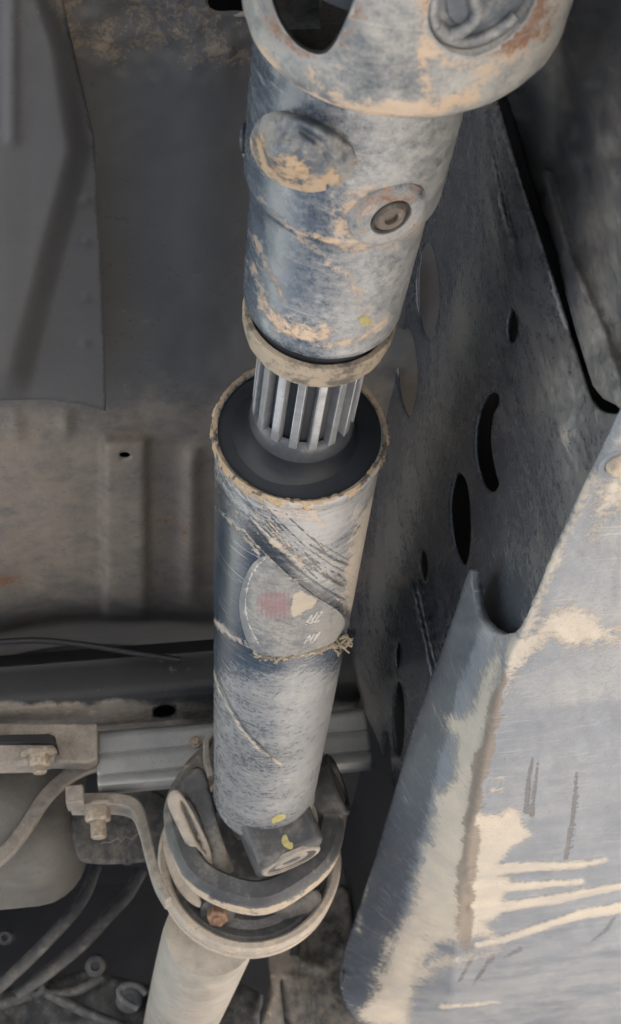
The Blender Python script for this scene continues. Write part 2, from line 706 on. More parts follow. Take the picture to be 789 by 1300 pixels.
M_['fartube'] = dirty('dusty_tube', (.20, .18, .155, 1), (.26, .235, .205, 1), (.36, .32, .27, 1), BEIGE, film=.6, film_sc=8, rough=.7, bump=.2,
                      speck=0.12, namp=0.4, samp=0.3)
M_['tank'] = dirty('tank_paint', (.095, .09, .084, 1), (.12, .113, .105, 1), (.19, .168, .14, 1), BEIGE, film=.45, film_sc=7, rough=.6, bump=.2, namp=.4, samp=.2, speck=.1)
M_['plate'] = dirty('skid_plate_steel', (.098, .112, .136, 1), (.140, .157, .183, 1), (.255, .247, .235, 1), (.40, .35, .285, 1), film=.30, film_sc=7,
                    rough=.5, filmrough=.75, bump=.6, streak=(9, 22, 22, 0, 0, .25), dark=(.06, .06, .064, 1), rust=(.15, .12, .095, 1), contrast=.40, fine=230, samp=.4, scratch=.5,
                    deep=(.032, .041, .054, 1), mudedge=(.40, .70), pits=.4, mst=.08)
M_['web'] = dirty('frame_paint', (.024, .030, .040, 1), (.044, .052, .065, 1), (.20, .185, .165, 1), (.30, .25, .195, 1), film=.14, film_sc=9,
                  rough=.24, filmrough=.50, spec=.75, bump=.35, streak=(30, 110, 13, 0, 0, 0), contrast=.45, speck=.35, fine=220, samp=.4, namp=.7, scratch=.3)
M_['muddy'] = dirty('muddy_frame', (.040, .046, .056, 1), (.066, .071, .08, 1), (.22, .195, .165, 1), (.26, .22, .17, 1), film=.36, film_sc=11,
                    rough=.36, filmrough=.65, bump=.55, streak=(30, 60, 16, 0, 0, 0), contrast=.42, fine=170, samp=.5, namp=.7, speck=.35)
M_['shield'] = dirty('smooth_shield', (.066, .066, .069, 1), (.076, .076, .079, 1), (.16, .143, .125, 1), (.19, .16, .12, 1), film=-.12, film_sc=6,
                     rough=.62, bump=.10, speck=.12)
M_['floor'] = dirty('underseal_floor', (.085, .084, .085, 1), (.098, .096, .095, 1), (.24, .198, .154, 1), (.26, .205, .15, 1), film=-.02,
                    film_sc=7, rough=.75, bump=.45, contrast=.4, speck=.3, fine=90, namp=0.6, samp=0.4)
M_['black'] = dirty('black_paint', (.010, .011, .014, 1), (.018, .019, .022, 1), (.12, .11, .10, 1), BEIGE, film=-0.4, film_sc=7, rough=.5, bump=.2,
                    speck=.2)
M_['beam'] = dirty('beam_paint', (.010, .011, .013, 1), (.015, .016, .018, 1), (.24, .215, .185, 1), BEIGE, film=.0, film_sc=8, rough=.6, bump=.25,
                   speck=.3, namp=0.45, samp=0.3)
M_['zinc'] = dirty('zinc_bracket', (.26, .265, .275, 1), (.32, .325, .33, 1), (.33, .31, .28, 1), BEIGE, film=.3, film_sc=12, rough=.42, metal=.4,
                   bump=.12, speck=0.1, namp=0.3, samp=0.2)
M_['boltrust'] = dirty('rusty_bolt', (.12, .065, .04, 1), (.20, .11, .07, 1), (.28, .20, .14, 1), OCHRE, film=.35, film_sc=60, rough=.7, bump=.6)
M_['boltdust'] = dirty('dusty_bolt', (.20, .165, .13, 1), (.27, .22, .17, 1), (.38, .32, .25, 1), BEIGE, film=.45, film_sc=60, rough=.6, metal=.2,
                       bump=.4)
M_['ground'] = dirty('concrete', (.44, .40, .35, 1), (.49, .45, .395, 1), (.52, .48, .425, 1), (.5, .46, .4, 1), film=.3, film_sc=2, fine=30, rough=.9,
                     bump=.2)


def plain(name, c, rough=.6, spec=.4):
    m = bpy.data.materials.new(name)
    m.use_nodes = True
    N = m.node_tree
    b = N.nodes['Principled BSDF']
    n = N.nodes.new('ShaderNodeTexNoise')
    n.inputs['Scale'].default_value = 320
    n.inputs['Detail'].default_value = 5
    tc = N.nodes.new('ShaderNodeTexCoord')
    N.links.new(tc.outputs['Object'], n.inputs['Vector'])
    r = N.nodes.new('ShaderNodeValToRGB')
    r.color_ramp.elements[0].position = .35
    r.color_ramp.elements[1].position = .65
    r.color_ramp.elements[0].color = tuple(v * .72 for v in c[:3]) + (1,)
    r.color_ramp.elements[1].color = c
    N.links.new(n.outputs['Fac'], r.inputs[0])
    N.links.new(r.outputs[0], b.inputs['Base Color'])
    b.inputs['Roughness'].default_value = rough
    b.inputs['Specular IOR Level'].default_value = spec
    return m


M_['film'] = plain('label_film', (.27, .265, .255, 1), .75)
M_['pink'] = plain('label_red', (.30, .19, .20, 1), .7)
M_['cream'] = dirty('label_cream', (.40, .34, .27, 1), (.44, .38, .30, 1), (.30, .28, .25, 1), BEIGE, film=.25, film_sc=70, rough=.7, bump=.3)
M_['whiteline'] = plain('label_white', (.50, .48, .45, 1), .7)
M_['yellow'] = plain('yellow_paint_dab', (.38, .33, .13, 1), .6)
M_['rubber'] = plain('black_rubber', (.012, .013, .016, 1), .6)
M_['strand'] = dirty('dry_strand', (.20, .16, .11, 1), (.30, .25, .18, 1), (.38, .32, .25, 1), BEIGE, film=.3, film_sc=70, rough=.95, bump=1)


def dirt_line(x, y, pts, w0, w1=None, k=1.0):       # a streak of dirt along a line
    return soft(line_sd(x, y, pts, w0, w1), 1.25 * max(w0, w1 or w0, 2.0)) * k


def soft(sd, wdt=14):                        # signed pixel distance -> 0..1 attribute, .5 on the edge
    return .5 + .5 * np.clip(sd / wdt, -1, 1)


# ------------------------------------------------------------------ ground and body
G = -.42
gr = obj('ground', [(-40, -40, G), (40, -40, G), (40, 40, G), (-40, 40, G)], [(0, 1, 2, 3)], M_['ground'], None, False, base=(0, 0, G))
gr['kind'] = 'structure'
ub = prism('underbody', [(-1.0, -1.6, .70), (1.0, -1.6, .70), (1.0, 3.2, .70), (-1.0, 3.2, .70)], (0, 0, .05), M_['black'], None, 0)
ub['kind'] = 'structure'
for nm, x0 in (('sill', -1.0), ('sill', .93)):
    s = prism(nm, [(x0, -1.6, .50), (x0 + .07, -1.6, .50), (x0 + .07, -1.6, .695), (x0, -1.6, .695)], (0, 4.8, 0), M_['black'], None, .01)
    s['kind'] = 'structure'
bh = prism('dark_backdrop', [(-1.0, 2.35, -.35), (1.0, 2.35, -.35), (1.0, 2.35, .72), (-1.0, 2.35, .72)], (0, .04, 0), M_['black'], None, 0)  # added dark panel that shuts out the sky at the far end
bh['kind'] = 'structure'

# ------------------------------------------------------------------ floor panel above the shaft
ZF = .62


def plane(**k):
    return lambda px, py: at(px, py, **k)


def floor_relief(px, py):
    h = .0025 * fbm(px, py, 60)
    ch = sstep(128, 136, px) * (1 - sstep(182, 192, px)) * sstep(548, 566, py) * (1 - sstep(775, 800, py))
    h = h + .013 * ch                                                     # wide rib
    h = h + .009 * bumpf(px, 243, 13) * sstep(560, 585, py) * (1 - sstep(740, 790, py))   # narrow rib
    for bx in (20, 83):
        h = h + .005 * bumpf(px, bx, 9) * bumpf(py, 540, 18)
    h = h - .10 * sstep(765, 850, py + 8 * np.sin((px - 40) / 60.0))     # rolls up in front of the cross member
    h = h + .012 * sstep(60, -30, px) * sstep(620, 740, py)
    h = h - .006 * sstep(500, 400, py)
    h = h + .004 * fbm(px, py, 22) * sstep(140, 60, py)
    h = h + .012 * bumpf(px, 255, 60) * sstep(480, 300, py)
    return h


floor_out = [(-420, -260), (1000, -260), (1000, 640), (620, 870), (-420, 890)]
fl = sheet('floor_panel', floor_out, plane(z=ZF), M_['floor'], None, 6,
           holes=[smooth_poly([(262, -14), (264, 6), (274, 15), (300, 15), (330, 14), (330, -20), (280, -24)], 4), ellipse(159, 578, 7, 4)],
           relief=floor_relief,
           attrs={'film': lambda x, y: -.06 + .88 * sstep(430, 560, y + 40 * fbm(x, y, 50)) * (1 - .75 * sstep(700, 820, y)) * (1 - .5 * sstep(250, 60, x) * sstep(560, 480, y))
                  + .42 * sstep(135, 70, y + 50 * fbm(x, y, 40)) + .25 * sstep(360, 460, x),
                  'mud': lambda x, y: .28 * sstep(500, 560, y) * sstep(780, 680, y) + .46 * sstep(125, 70, y + 50 * fbm(x, y, 30)),
                  'rust': lambda x, y: np.maximum(soft(ell_sd(x, y, 225, 672, 30, 12), 20), soft(ell_sd(x, y, 0, 735, 28, 16), 20)) * .75,
                  'dark': lambda x, y: .5 * soft(ell_sd(x, y, 115, 110, 22, 55), 20)},
           thick=.0015)
tag(fl, 'dusty brown and black floor panel with pressed ribs above the shaft', 'floor panel')
# rim of the oval hole in the floor
tube('hole_rim', [at(a, b, z=ZF + .001) for a, b in smooth_line([(259, -14), (262, 8), (273, 18), (300, 18), (332, 17)], 5)], .0016, M_['dustsheet'], fl, 8)


# ------------------------------------------------------------------ smooth shield on the left
def shield_relief(px, py):
    path = [(40, -60), (82, 60), (102, 190), (60, 345), (22, 500)]
    xs = np.interp(py, [p[1] for p in path], [p[0] for p in path])
    s = sstep(-20, 20, px - xs)
    h = .020 * (1 - s)
    h = h * sstep(515, 470, py)
    h = h + .004 * bumpf(px, 15, 9) * sstep(-60, 30, py) * (1 - sstep(175, 192, py))
    for cy_ in (255, 308, 380, 437):
        h = h + .0026 * np.exp(-((px - 108) ** 2 + (py - cy_) ** 2) / 36)
    h = h + .003 * sstep(40, 0, px) * sstep(100, 300, py)
    return h + .0015 * fbm(px, py, 90)


sh_out = [(-380, -240), (55, -240), (80, 0), (100, 90), (120, 172), (124, 250), (129, 340), (134, 460), (135, 522), (100, 512), (60, 507), (20, 508), (-380, 520)]
shd = sheet('heat_shield', sh_out, plane(z=ZF - .022), M_['shield'], None, 5, relief=shield_relief,
            attrs={'film': lambda x, y: .25 * sstep(100, 20, y + 40 * fbm(x, y, 40)) + .18 * sstep(440, 520, y),
                   'mud': lambda x, y: .5 * sstep(70, 10, y + 40 * fbm(x, y, 30)) * sstep(30, 60, x)}, thick=.0015)
tag(shd, 'smooth dark heat shield with a stepped crease and straight edge', 'heat shield')

# ------------------------------------------------------------------ cross member and what is bolted to it
xr = at(470, 900, d=1.25)[0]
cmb = thing('cross_member', 'black cross member with an oval hole and dusty lower edge', 'cross member', (-.1, 1.2, .5))


def ysec(py, Yv, px=135):
    p = at(px, py, y=Yv)
    return (p[1], p[2])


def extr(name, sec, x0, x1, mat, parent, n=60, attrs=None, thick=None):
    """open (Y,Z) section drawn along X as a fine grid"""
    S = []
    for a, b in zip(sec[:-1], sec[1:]):
        k = max(1, int(math.hypot(b[0] - a[0], b[1] - a[1]) / .004))
        for j in range(k):
            S.append((a[0] + (b[0] - a[0]) * j / k, a[1] + (b[1] - a[1]) * j / k))
    S.append(sec[-1])
    S = np.array(S)
    xs = np.linspace(x0, x1, n)
    V = np.array([(x, s[0], s[1]) for x in xs for s in S])
    m = len(S)
    Fc = [(i * m + j, i * m + j + 1, (i + 1) * m + j + 1, (i + 1) * m + j) for i in range(n - 1) for j in range(m - 1)]
    px, py = proj(V)
    a = {k: f(px, py) for k, f in (attrs or {}).items()}
    o = obj(name, V, Fc, mat, parent, True, a, 50)
    me = o.data
    fcs = np.array(Fc)
    nn = np.cross(V[fcs[:, 1]] - V[fcs[:, 0]], V[fcs[:, 2]] - V[fcs[:, 0]])
    if ((nn * V[fcs[:, 0]]).sum(1) > 0).mean() > .5:
        me.flip_normals()
    if thick:
        solid(o, thick)
    return o


Yc = 1.155
sec = [ysec(822, Yc + .05), ysec(834, Yc + .002), ysec(840, Yc), ysec(868, Yc), ysec(880, Yc + .002), ysec(888, Yc + .007), ysec(896, Yc + .016),
       ysec(922, Yc + .065), ysec(932, Yc + .10)]
sec = [tuple(p) for p in smooth_line(sec, 4)]
bm_ = extr('beam', sec, -.75, xr, M_['beam'], cmb, 150,
           attrs={'film': lambda x, y: .9 * sstep(878, 898, y + 10 * fbm(x, y, 40)) * (1 - .35 * sstep(150, 300, x)) - .1 + .3 * sstep(300, 460, x),
                  'mud': lambda x, y: .38 * sstep(890, 905, y)})
cut = revolve('hole_cutter', at(210, 903, y=1.16), camdir(0, -.25, 1), [(-.05, 1e-4), (-.05, .011), (.06, .011), (.06, 1e-4)], M_['rubber'], None, 32)
cut.scale = (1, 1, 1)
# the oval hole is cut through the beam; an added black slab keeps it dark
hole_c = at(209, 903, y=Yc + .025)


def drop(o):
    bpy.data.objects.remove(o)


drop(cut)
hn = unit(np.cross(at(200, 903, y=Yc + .025) - hole_c, at(210, 897, y=Yc + .018) - hole_c))
if hn @ hole_c < 0:
    hn = -hn
solid(bm_, .003)
cutv = prism('cutter', [at(a, b, d=1.1) for a, b in ellipse(209.5, 903, 16, 9, -.12, 28)], rays(209, 903) * .25, M_['rubber'], None, 0)
bo = bm_.modifiers.new('hole', 'BOOLEAN')
bo.object = cutv
bo.operation = 'DIFFERENCE'
bo.solver = 'EXACT'


def apply_mods(o, *cutters):
    dg = bpy.context.evaluated_depsgraph_get()
    me = bpy.data.meshes.new_from_object(o.evaluated_get(dg), preserve_all_data_layers=True, depsgraph=dg)
    old = o.data
    o.modifiers.clear()
    o.data = me
    me.name = old.name
    for c in cutters:
        bpy.data.objects.remove(c)


apply_mods(bm_, cutv)
z0_, z1_ = at(135, 924, y=1.25)[2], at(135, 850, y=1.25)[2]
prism('hole_backer', [(-.75, 1.25, z0_), (xr, 1.25, z0_), (xr, 1.25, z1_), (-.75, 1.25, z1_)], (0, .02, 0), M_['rubber'], cmb, 0)  # added black slab, so no lit floor shows through the hole

# black tube added as the dark gap along the beam
cb = tube('gap_line', [at(a, b, y=1.13) for a, b in smooth_line([(-120, 822), (0, 815), (50, 813), (110, 819), (165, 828), (230, 838)], 6)], .0030, M_['rubber'],
          None, 8)
tag(cb, 'thin black line for the dark gap over the cross member', 'gap_line')

# dusty lower bracket with bolt at far left
lb = thing('mounting_bracket', 'dusty flat bracket with one hex bolt under the cross member', 'bracket', at(20, 950, y=1.2))
prism('plate', [at(a, b, y=1.175) for a, b in [(-160, 918), (124, 918), (124, 962), (112, 968), (64, 967), (40, 972), (-160, 976)]], (0, .02, 0), M_['dustsheet'], lb, .002)
prism('strap', [at(a, b, y=1.150) for a, b in [(-160, 946), (55, 940), (66, 942), (72, 950), (70, 962), (64, 967), (-160, 972)]], (0, .012, 0), M_['dustsheet'], lb, .0015)
prism('gasket', [at(a, b, y=1.146) for a, b in [(-160, 936), (62, 931), (70, 934), (72, 944), (-160, 944)]], (0, .03, 0), M_['rubber'], lb, .0015)
hexbolt('bolt', at(50, 955, y=1.146), (0.02, .10, -1), lb, M_['boltdust'], .0095, .012, .0165, .008, .0065)

# grey folded bracket bar behind the shaft
bar = thing('bracket_bar', 'plain grey folded bar carrying the centre bearing behind the shaft', 'bracket', at(210, 960, y=1.22))
Yb = 1.19
sec = [ysec(921, Yb + .03, 210), ysec(923, Yb + .004, 210), ysec(926, Yb, 210), ysec(948, Yb, 210), ysec(950, Yb + .0025, 210), ysec(953, Yb + .001, 210),
       ysec(975, Yb + .001, 210), ysec(977, Yb + .003, 210), ysec(981, Yb, 210), ysec(990, Yb + .001, 210), ysec(998, Yb + .008, 210), ysec(1002, Yb + .03, 210)]
extr('channel', sec, at(123, 960, y=Yb)[0], at(474, 960, y=Yb)[0], M_['zinc'], bar, 60, thick=.003)
hexbolt('bolt', at(248, 942, y=Yb - .001), (0, -1, -.1), bar, M_['boltdust'], .004, .004, .006)
hb = hexbolt('bolt', at(402, 975, y=Yb - .03), (.3, -1, -.2), bar, M_['dustsheet'], .011, .012, .016)

# ------------------------------------------------------------------ centre bearing with its bracket arm
cb_c = at(318, 1088, d=1.265)
Af = unit(at(227, 1300, d=1.67) - at(268, 1180, d=1.24))                 # far shaft direction
Ab = unit(.55 * Af + .45 * np.array([0, 1, 0]))
brg = thing('centre_bearing', 'round dusty centre bearing housing with bracket arm and bolts', 'bearing housing', cb_c)
revolve('housing', cb_c, Ab, [(.0, .080), (-.002, .082), (-.002, .087), (.001, .0895), (.012, .0895), (.014, .086), (.018, .086), (.020, .0895), (.030, .0895),
                              (.034, .086), (.046, .070), (.05, .045), (.036, .045), (.012, .078)], M_['dustsheet'], brg, 110, loop=True, step=.003,
        attrs={'film': lambda x, y, t, th: .4 + .2 * sstep(330, 220, x), 'mud': lambda x, y, t, th: .48 + .0 * x})
revolve('rubber_cushion', cb_c, Ab, [(.010, .0815), (.008, .074), (.013, .066), (.010, .058), (.014, .050), (.014, 1e-5)], M_['darkcast'], brg, 80, step=.003)
# grey facet of the housing seen on the left
fac = [(213, 1040), (219, 1030), (228, 1052), (240, 1095), (251, 1138), (254, 1152), (238, 1143), (222, 1122), (211, 1092), (207, 1062)]
sheet('side_plate', smooth_poly(fac, 4), plane(d=1.195), M_['dustsheet'], brg, 5, attrs={'film': lambda x, y: .3 + 0 * x}, thick=.012)
sheet('lower_pad', smooth_poly([(300, 1142), (330, 1150), (370, 1145), (398, 1130), (408, 1142), (396, 1165), (360, 1180), (320, 1180), (300, 1170)], 4), plane(d=1.25),
      M_['darkcast'], brg, 5, relief=lambda x, y: .003 * fbm(x, y, 18), attrs={'film': lambda x, y: .2 + .3 * bumpf(y, 1150, 8)}, thick=.01)
bl = hexbolt('bolt', at(277, 1156, d=1.236), camdir(.02, -.45, -1), brg, M_['boltrust'], .0105, .011, .0165, .004, .005, M_['darkcast'])


def ribbon(name, path, Yv, thick, wid, mat, parent):
    P = np.array(smooth_line(path, 6))
    d = np.gradient(P, axis=0)
    nrm = np.stack([-d[:, 1], d[:, 0]], 1)
    nrm /= np.linalg.norm(nrm, axis=1, keepdims=True)
    t = np.asarray(thick)
    th = np.interp(np.linspace(0, 1, len(P)), np.linspace(0, 1, len(t)), t)[:, None] if t.ndim else t
    A_ = P + nrm * th / 2
    B_ = P - nrm * th / 2
    V = []
    for q, yy in ((A_, Yv), (B_, Yv), (B_, Yv + wid), (A_, Yv + wid)):
        base_ = at(q[:, 0], q[:, 1], y=Yv)
        base_[:, 1] = yy
        V.append(base_)
    V = np.stack(V, 1).reshape(-1, 3)
    n = len(P)
    Fc = []
    for i in range(n - 1):
        for k in range(4):
            k2 = (k + 1) % 4
            Fc.append((i * 4 + k, i * 4 + k2, (i + 1) * 4 + k2, (i + 1) * 4 + k))
    Fc += [(0, 1, 2, 3), tuple((n - 1) * 4 + k for k in (3, 2, 1, 0))]
    o = obj(name, V, Fc, mat, parent, True, None, 50)
    fix_normals(o)
    bevel(o, .0015, 2, 50)
    return o


ribbon('bracket_arm', [(88, 1014), (120, 1014), (150, 1014), (172, 1022), (182, 1046), (190, 1080), (200, 1115), (214, 1142)], 1.19,
       [16, 16, 16, 16, 14, 13, 12, 11], .03, M_['dustsheet'], brg)
box('tab_end', at(96, 1013, y=1.172), np.eye(3), (.008, .012, .0085), M_['dustsheet'], brg, .0015)
hexbolt('bolt', at(124, 1022, y=1.20), (0.0, .10, -1), brg, M_['boltdust'], .0125, .0145, .019, .017, .0075, M_['dustsheet'])

# ------------------------------------------------------------------ far shaft
fs = thing('rear_shaft', 'plain beige dusty shaft running on behind the round bearing', 'drive shaft', at(240, 1260, d=1.5))
fa = at(266, 1188, d=1.33)
revolve('tube', fa, Af, [(-.03, .046), (.03, .048), (.9, .048)], M_['fartube'], fs, 64, step=.02, caps=True, disp=lambda t, th: 0.0004 * np.sin(th * 2 + t * 9))

# ------------------------------------------------------------------ flange yoke (ring)
fy_c = at(324, 1034, d=1.175)
fy = thing('flange_yoke', 'thick cast flange yoke ring with side ears round the joint', 'flange yoke', fy_c)
Ay = unit([.02, 1, -.06])


def ring_disp(t, th):
    return .0012 * np.sin(3 * th + 1) + .001 * np.sin(7 * th)


revolve('ring', fy_c, Ay, [(.000, .059), (-.004, .062), (-.004, .076), (.001, .0815), (.010, .083), (.022, .082), (.034, .079), (.040, .065), (.034, .058), (.006, .058)],
        M_['darkcast'], fy, 110, step=.003, loop=True, disp=ring_disp,
        attrs={'film': lambda x, y, t, th: -.15 + .9 * sstep(.002, .010, t) * sstep(1040, 1100, y) + .35 * bumpf(x, 275, 26) * bumpf(y, 1085, 40),
               'mud': lambda x, y, t, th: .68 * sstep(.000, .008, t) * sstep(1050, 1100, y) + .38 * bumpf(x, 280, 22) * bumpf(y, 1080, 35)})
# ear on the left: long rounded pad with its bearing bore
def ear_map(px, py):
    return at(px, py, d=1.148 + .0006 * (np.asarray(px, float) - 240) * 0 + .00018 * (np.asarray(py, float) - 1045))


ear_o = smooth_poly([(213, 1012), (219, 1004), (228, 1005), (240, 1022), (256, 1052), (267, 1078), (270, 1098), (262, 1106), (250, 1098), (236, 1072), (222, 1042), (214, 1024)], 4)
ear_h = smooth_poly([(229, 1016), (236, 1020), (248, 1042), (259, 1066), (263, 1082), (258, 1084), (248, 1070), (236, 1044), (230, 1028)], 4)
ear1 = sheet('ear', ear_o, ear_map, M_['dustsheet'], fy, 3, holes=[ear_h], relief=lambda x, y: .002 * sstep(0, 5, poly_sd(x, y, ear_o)), attrs={'film': lambda x, y: .25 + 0 * x}, thick=.014)
sheet('bearing_cap', smooth_poly([(226, 1012), (238, 1018), (252, 1042), (264, 1068), (267, 1086), (256, 1088), (244, 1070), (232, 1044)], 3), lambda px, py: ear_map(px, py) * 1.006, M_['darkcast'], ear1, 4,
      relief=lambda x, y: .002 * np.sin((x - .5 * y) * .9), thick=.004)
# cheek between ear and ring
sheet('ear_cheek', smooth_poly([(230, 998), (250, 975), (264, 990), (272, 1030), (286, 1075), (298, 1104), (282, 1110), (266, 1102), (268, 1080), (252, 1042)], 4), lambda px, py: at(px, py, d=1.158), M_['darkcast'], fy, 5,
      relief=lambda x, y: .003 * fbm(x, y, 30) - .012 * sstep(275, 310, x), attrs={'film': lambda x, y: .1 + .5 * bumpf(x, 285, 18) * bumpf(y, 1082, 26), 'mud': lambda x, y: .45 * bumpf(x, 286, 16) * bumpf(y, 1082, 24),
      'rust': lambda x, y: .4 * bumpf(x, 284, 14) * bumpf(y, 1085, 22)}, thick=.008)
ec2 = at(416, 1000, d=1.19)
revolve('ear', ec2, camdir(.9, .35, -.1), [(-.012, .024), (.006, .028), (.010, .029), (.012, .027), (.012, .02), (.008, .019), (.008, 1e-5)], M_['darkcast'], fy, 48, step=.003)
ribbon('upper_lip', [(268, 985), (263, 960), (263, 940), (270, 930)], 1.105, [9, 9, 8, 6], .02, M_['dustsheet'], fy)

# ------------------------------------------------------------------ main drive shaft
P0 = at(381, 545, d=.69)
AX = np.array([0, 1.0, 0])
RT = .0452
ds = thing('drive_shaft', 'scraped blue grey drive shaft tube with label and splined stub', 'drive shaft', P0)
dust_zone = [(255, 585), (283, 632), (318, 682), (350, 716), (392, 752), (440, 790), (520, 800), (540, 540), (255, 540)]


def t_film_shade(x, y, t, th):  # dust film; its sideways fade also paints the tube's shaded left side
    z = soft(poly_sd(x, y, dust_zone), 26)
    low = sstep(820, 880, y)
    v = -.26 + .62 * z + .58 * low + .20 * sstep(330, 420, x)
    v = v + .25 * bumpf(x, 318, 18) * low * 0 - .12 * sstep(300, 262, x)
    return v + .10 * N1(t * 160, th * 2.0) + .55 * z * sstep(.16, .02, t) * N2(t * 900, th * 1.6)


SL = []                                      # fine parallel scrape marks that wind down the tube
_r = np.random.RandomState(21)
_band = np.array([(272, 612), (300, 652), (332, 690), (372, 730), (412, 757), (462, 782)], float)
for k in range(34):
    off = np.array([_r.uniform(-22, 46), _r.uniform(-34, 8)])
    a, b = sorted(_r.uniform(0, 5, 2))
    if b - a < 1:
        b = min(5, a + 1.2)
    q = np.linspace(a, b, 5)
    SL.append(([(np.interp(v, range(6), _band[:, 0]) + off[0], np.interp(v, range(6), _band[:, 1]) + off[1] * (1 + .1 * v)) for v in q], _r.uniform(.8, 2.0), k % 3))
for k in range(26):                           # short slanting marks lower on the tube
    a, b = _r.uniform(275, 395), _r.uniform(850, 1020)
    dx = _r.uniform(6, 20)
    SL.append(([(a, b), (a + dx, b - dx * _r.uniform(.5, 1.1))], _r.uniform(.5, 1.1), k % 3))


def t_mud(x, y, t, th):
    v = .45 * sstep(.040, .006, t)
    for pts, w0, w1, k in (([(392, 645), (412, 668)], 6, 4, .85), ([(346, 688), (362, 698), (384, 716)], 6, 5, .85), ([(268, 785), (295, 808), (330, 828)], 5, 4, .72),
                           ([(268, 845), (282, 885), (305, 925), (330, 952), (356, 970)], 2, 3.5, .78), ([(269, 640), (300, 668), (330, 705)], 3, 5, .66),
                           ([(390, 684), (435, 706)], 4, 3, .7), ([(400, 705), (445, 722)], 4, 3, .7), ([(350, 652), (400, 662)], 4, 3, .66), ([(410, 735), (448, 752)], 5, 4, .66)):
        v = np.maximum(v, dirt_line(x, y, pts, w0, w1, k))
    for pts, w0, kd in SL:
        if kd == 0:
            v = np.maximum(v, dirt_line(x, y, pts, w0, w0, .72))
    return np.maximum(v, soft(poly_sd(x, y, [(455, 640), (500, 600), (480, 720), (462, 800), (432, 770), (425, 725)]), 24) * .82)


def t_dark(x, y, t, th):
    v = dirt_line(x, y, [(276, 622), (300, 655), (332, 690), (372, 733), (412, 760), (455, 786)], 10, 12, .78)
    for pts, w0, k in (([(330, 648), (372, 700), (420, 735), (460, 750)], 7, .66), ([(352, 787), (372, 793), (400, 790), (415, 784)], 4, .8), ([(395, 692), (425, 710), (445, 718)], 3, .85),
                       ([(275, 855), (291, 892), (313, 928), (348, 965)], 3, .72), ([(300, 628), (350, 648), (420, 642)], 5, .55), ([(268, 795), (300, 818), (330, 834)], 4, .7)):
        v = np.maximum(v, dirt_line(x, y, pts, w0, w0, k))
    for pts, w0, kd in SL:
        if kd:
            v = np.maximum(v, dirt_line(x, y, pts, w0, w0, .9))
    return v


prof = [(.0015, .0436), (.0, .0450), (.0005, .0466), (.003, .0472), (.007, .0462), (.010, RT), (.530, .0447), (.533, .0441), (.536, .0441), (.539, .0452), (.545, .0454), (.549, .0446), (.553, .0405), (.562, .030)]
shaft_tube = revolve('tube', P0, AX, prof, M_['tube'], ds, 300, step=.0018, attrs={'film': t_film_shade, 'mud': t_mud, 'dark': t_dark}, sharp=60,
                     disp=lambda t, th: .00025 * np.sin(2 * th + 8 * t) * (t > .012))
# crust of dried mud on the rim
revolve('rim_crust', P0, AX, [(.0006, .0452), (-.0012, .0462), (.0003, .0476), (.003, .0481), (.0070, .0470), (.009, .0456)], M_['rimmud'], ds, 260, step=.0009, sharp=80,
        disp=lambda t, th: np.where((t > -.001) & (t < .009), .0016 * N1(th * 34, t * 700 + 9) + .0016 * N2(th * 9, t * 200) - .0009, 0),
        attrs={'dark': lambda x, y, t, th: .30 + .45 * sstep(430, 490, x) + .9 * N3(th * 14, t * 260), 'film': lambda x, y, t, th: .1 + 0 * x})
revolve('end_plate', P0, AX, [(.0020, .0452), (.0028, .0442), (.0032, .0432), (.0026, .038), (.0016, .032), (.0012, .030)], M_['disc'], ds, 120, step=.002)
OU = P0
AU = camdir(-.126, -.63, 1)
revolve('stub_fillet', OU, AU, [(.0030, .0360), (.0016, .0335), (-.0002, .0312), (-.003, .0294), (-.006, .0283), (-.009, .0278)], M_['disc'], ds, 90, step=.001)
revolve('stub_boss', OU, AU, [(-.0088, .0277), (-.016, .0272), (-.019, .0268), (-.0205, .0258), (-.0215, .0235)], M_['darksteel'], ds, 90, step=.001)
revolve('stub_core', OU, AU, [(-.018, .0225), (-.10, .0225)], M_['disc'], ds, 48)
NT = 16
A_, U_, V_ = frame(AU)
for k in range(NT):
    a = 2 * PI * k / NT + .06
    rd = math.cos(a) * U_ + math.sin(a) * V_
    tg = np.cross(A_, rd)
    V = []
    for t, wd, r1 in ((-.015, .0028, .0258), (-.0185, .0028, .0266), (-.021, .0027, .0270), (-.029, .0026, .0270), (-.10, .0025, .0270)):
        for s in (-1, 1):
            V.append(OU + A_ * t + rd * .021 + tg * s * wd * .95)
            V.append(OU + A_ * t + rd * r1 + tg * s * wd * .80)
    Fc = []
    for i in range(4):
        b = i * 4
        Fc += [(b, b + 1, b + 5, b + 4), (b + 1, b + 3, b + 7, b + 5), (b + 3, b + 2, b + 6, b + 7)]
    Fc += [(0, 2, 3, 1), (16, 17, 19, 18)]
    o = obj('spline_tooth', V, Fc, M_['spline'], ds, True, None, 50)
    fix_normals(o)
    bevel(o, .0005, 2, 30)

# printed label worn down on the tube
cyl = lambda e: on_cyl(P0, AX, RT + e)
lab_mat = dirty('label_print', (.10, .108, .118, 1), (.15, .153, .158, 1), (.29, .275, .25, 1), (.43, .365, .285, 1), film=.56, film_sc=26, fine=330, rough=.6, bump=.5,
                streak=(90, 90, 90, 0, 0, 0), contrast=.3, rust=(.215, .125, .13, 1), dark=(.46, .44, .41, 1), mudvar=.15, pits=.5)


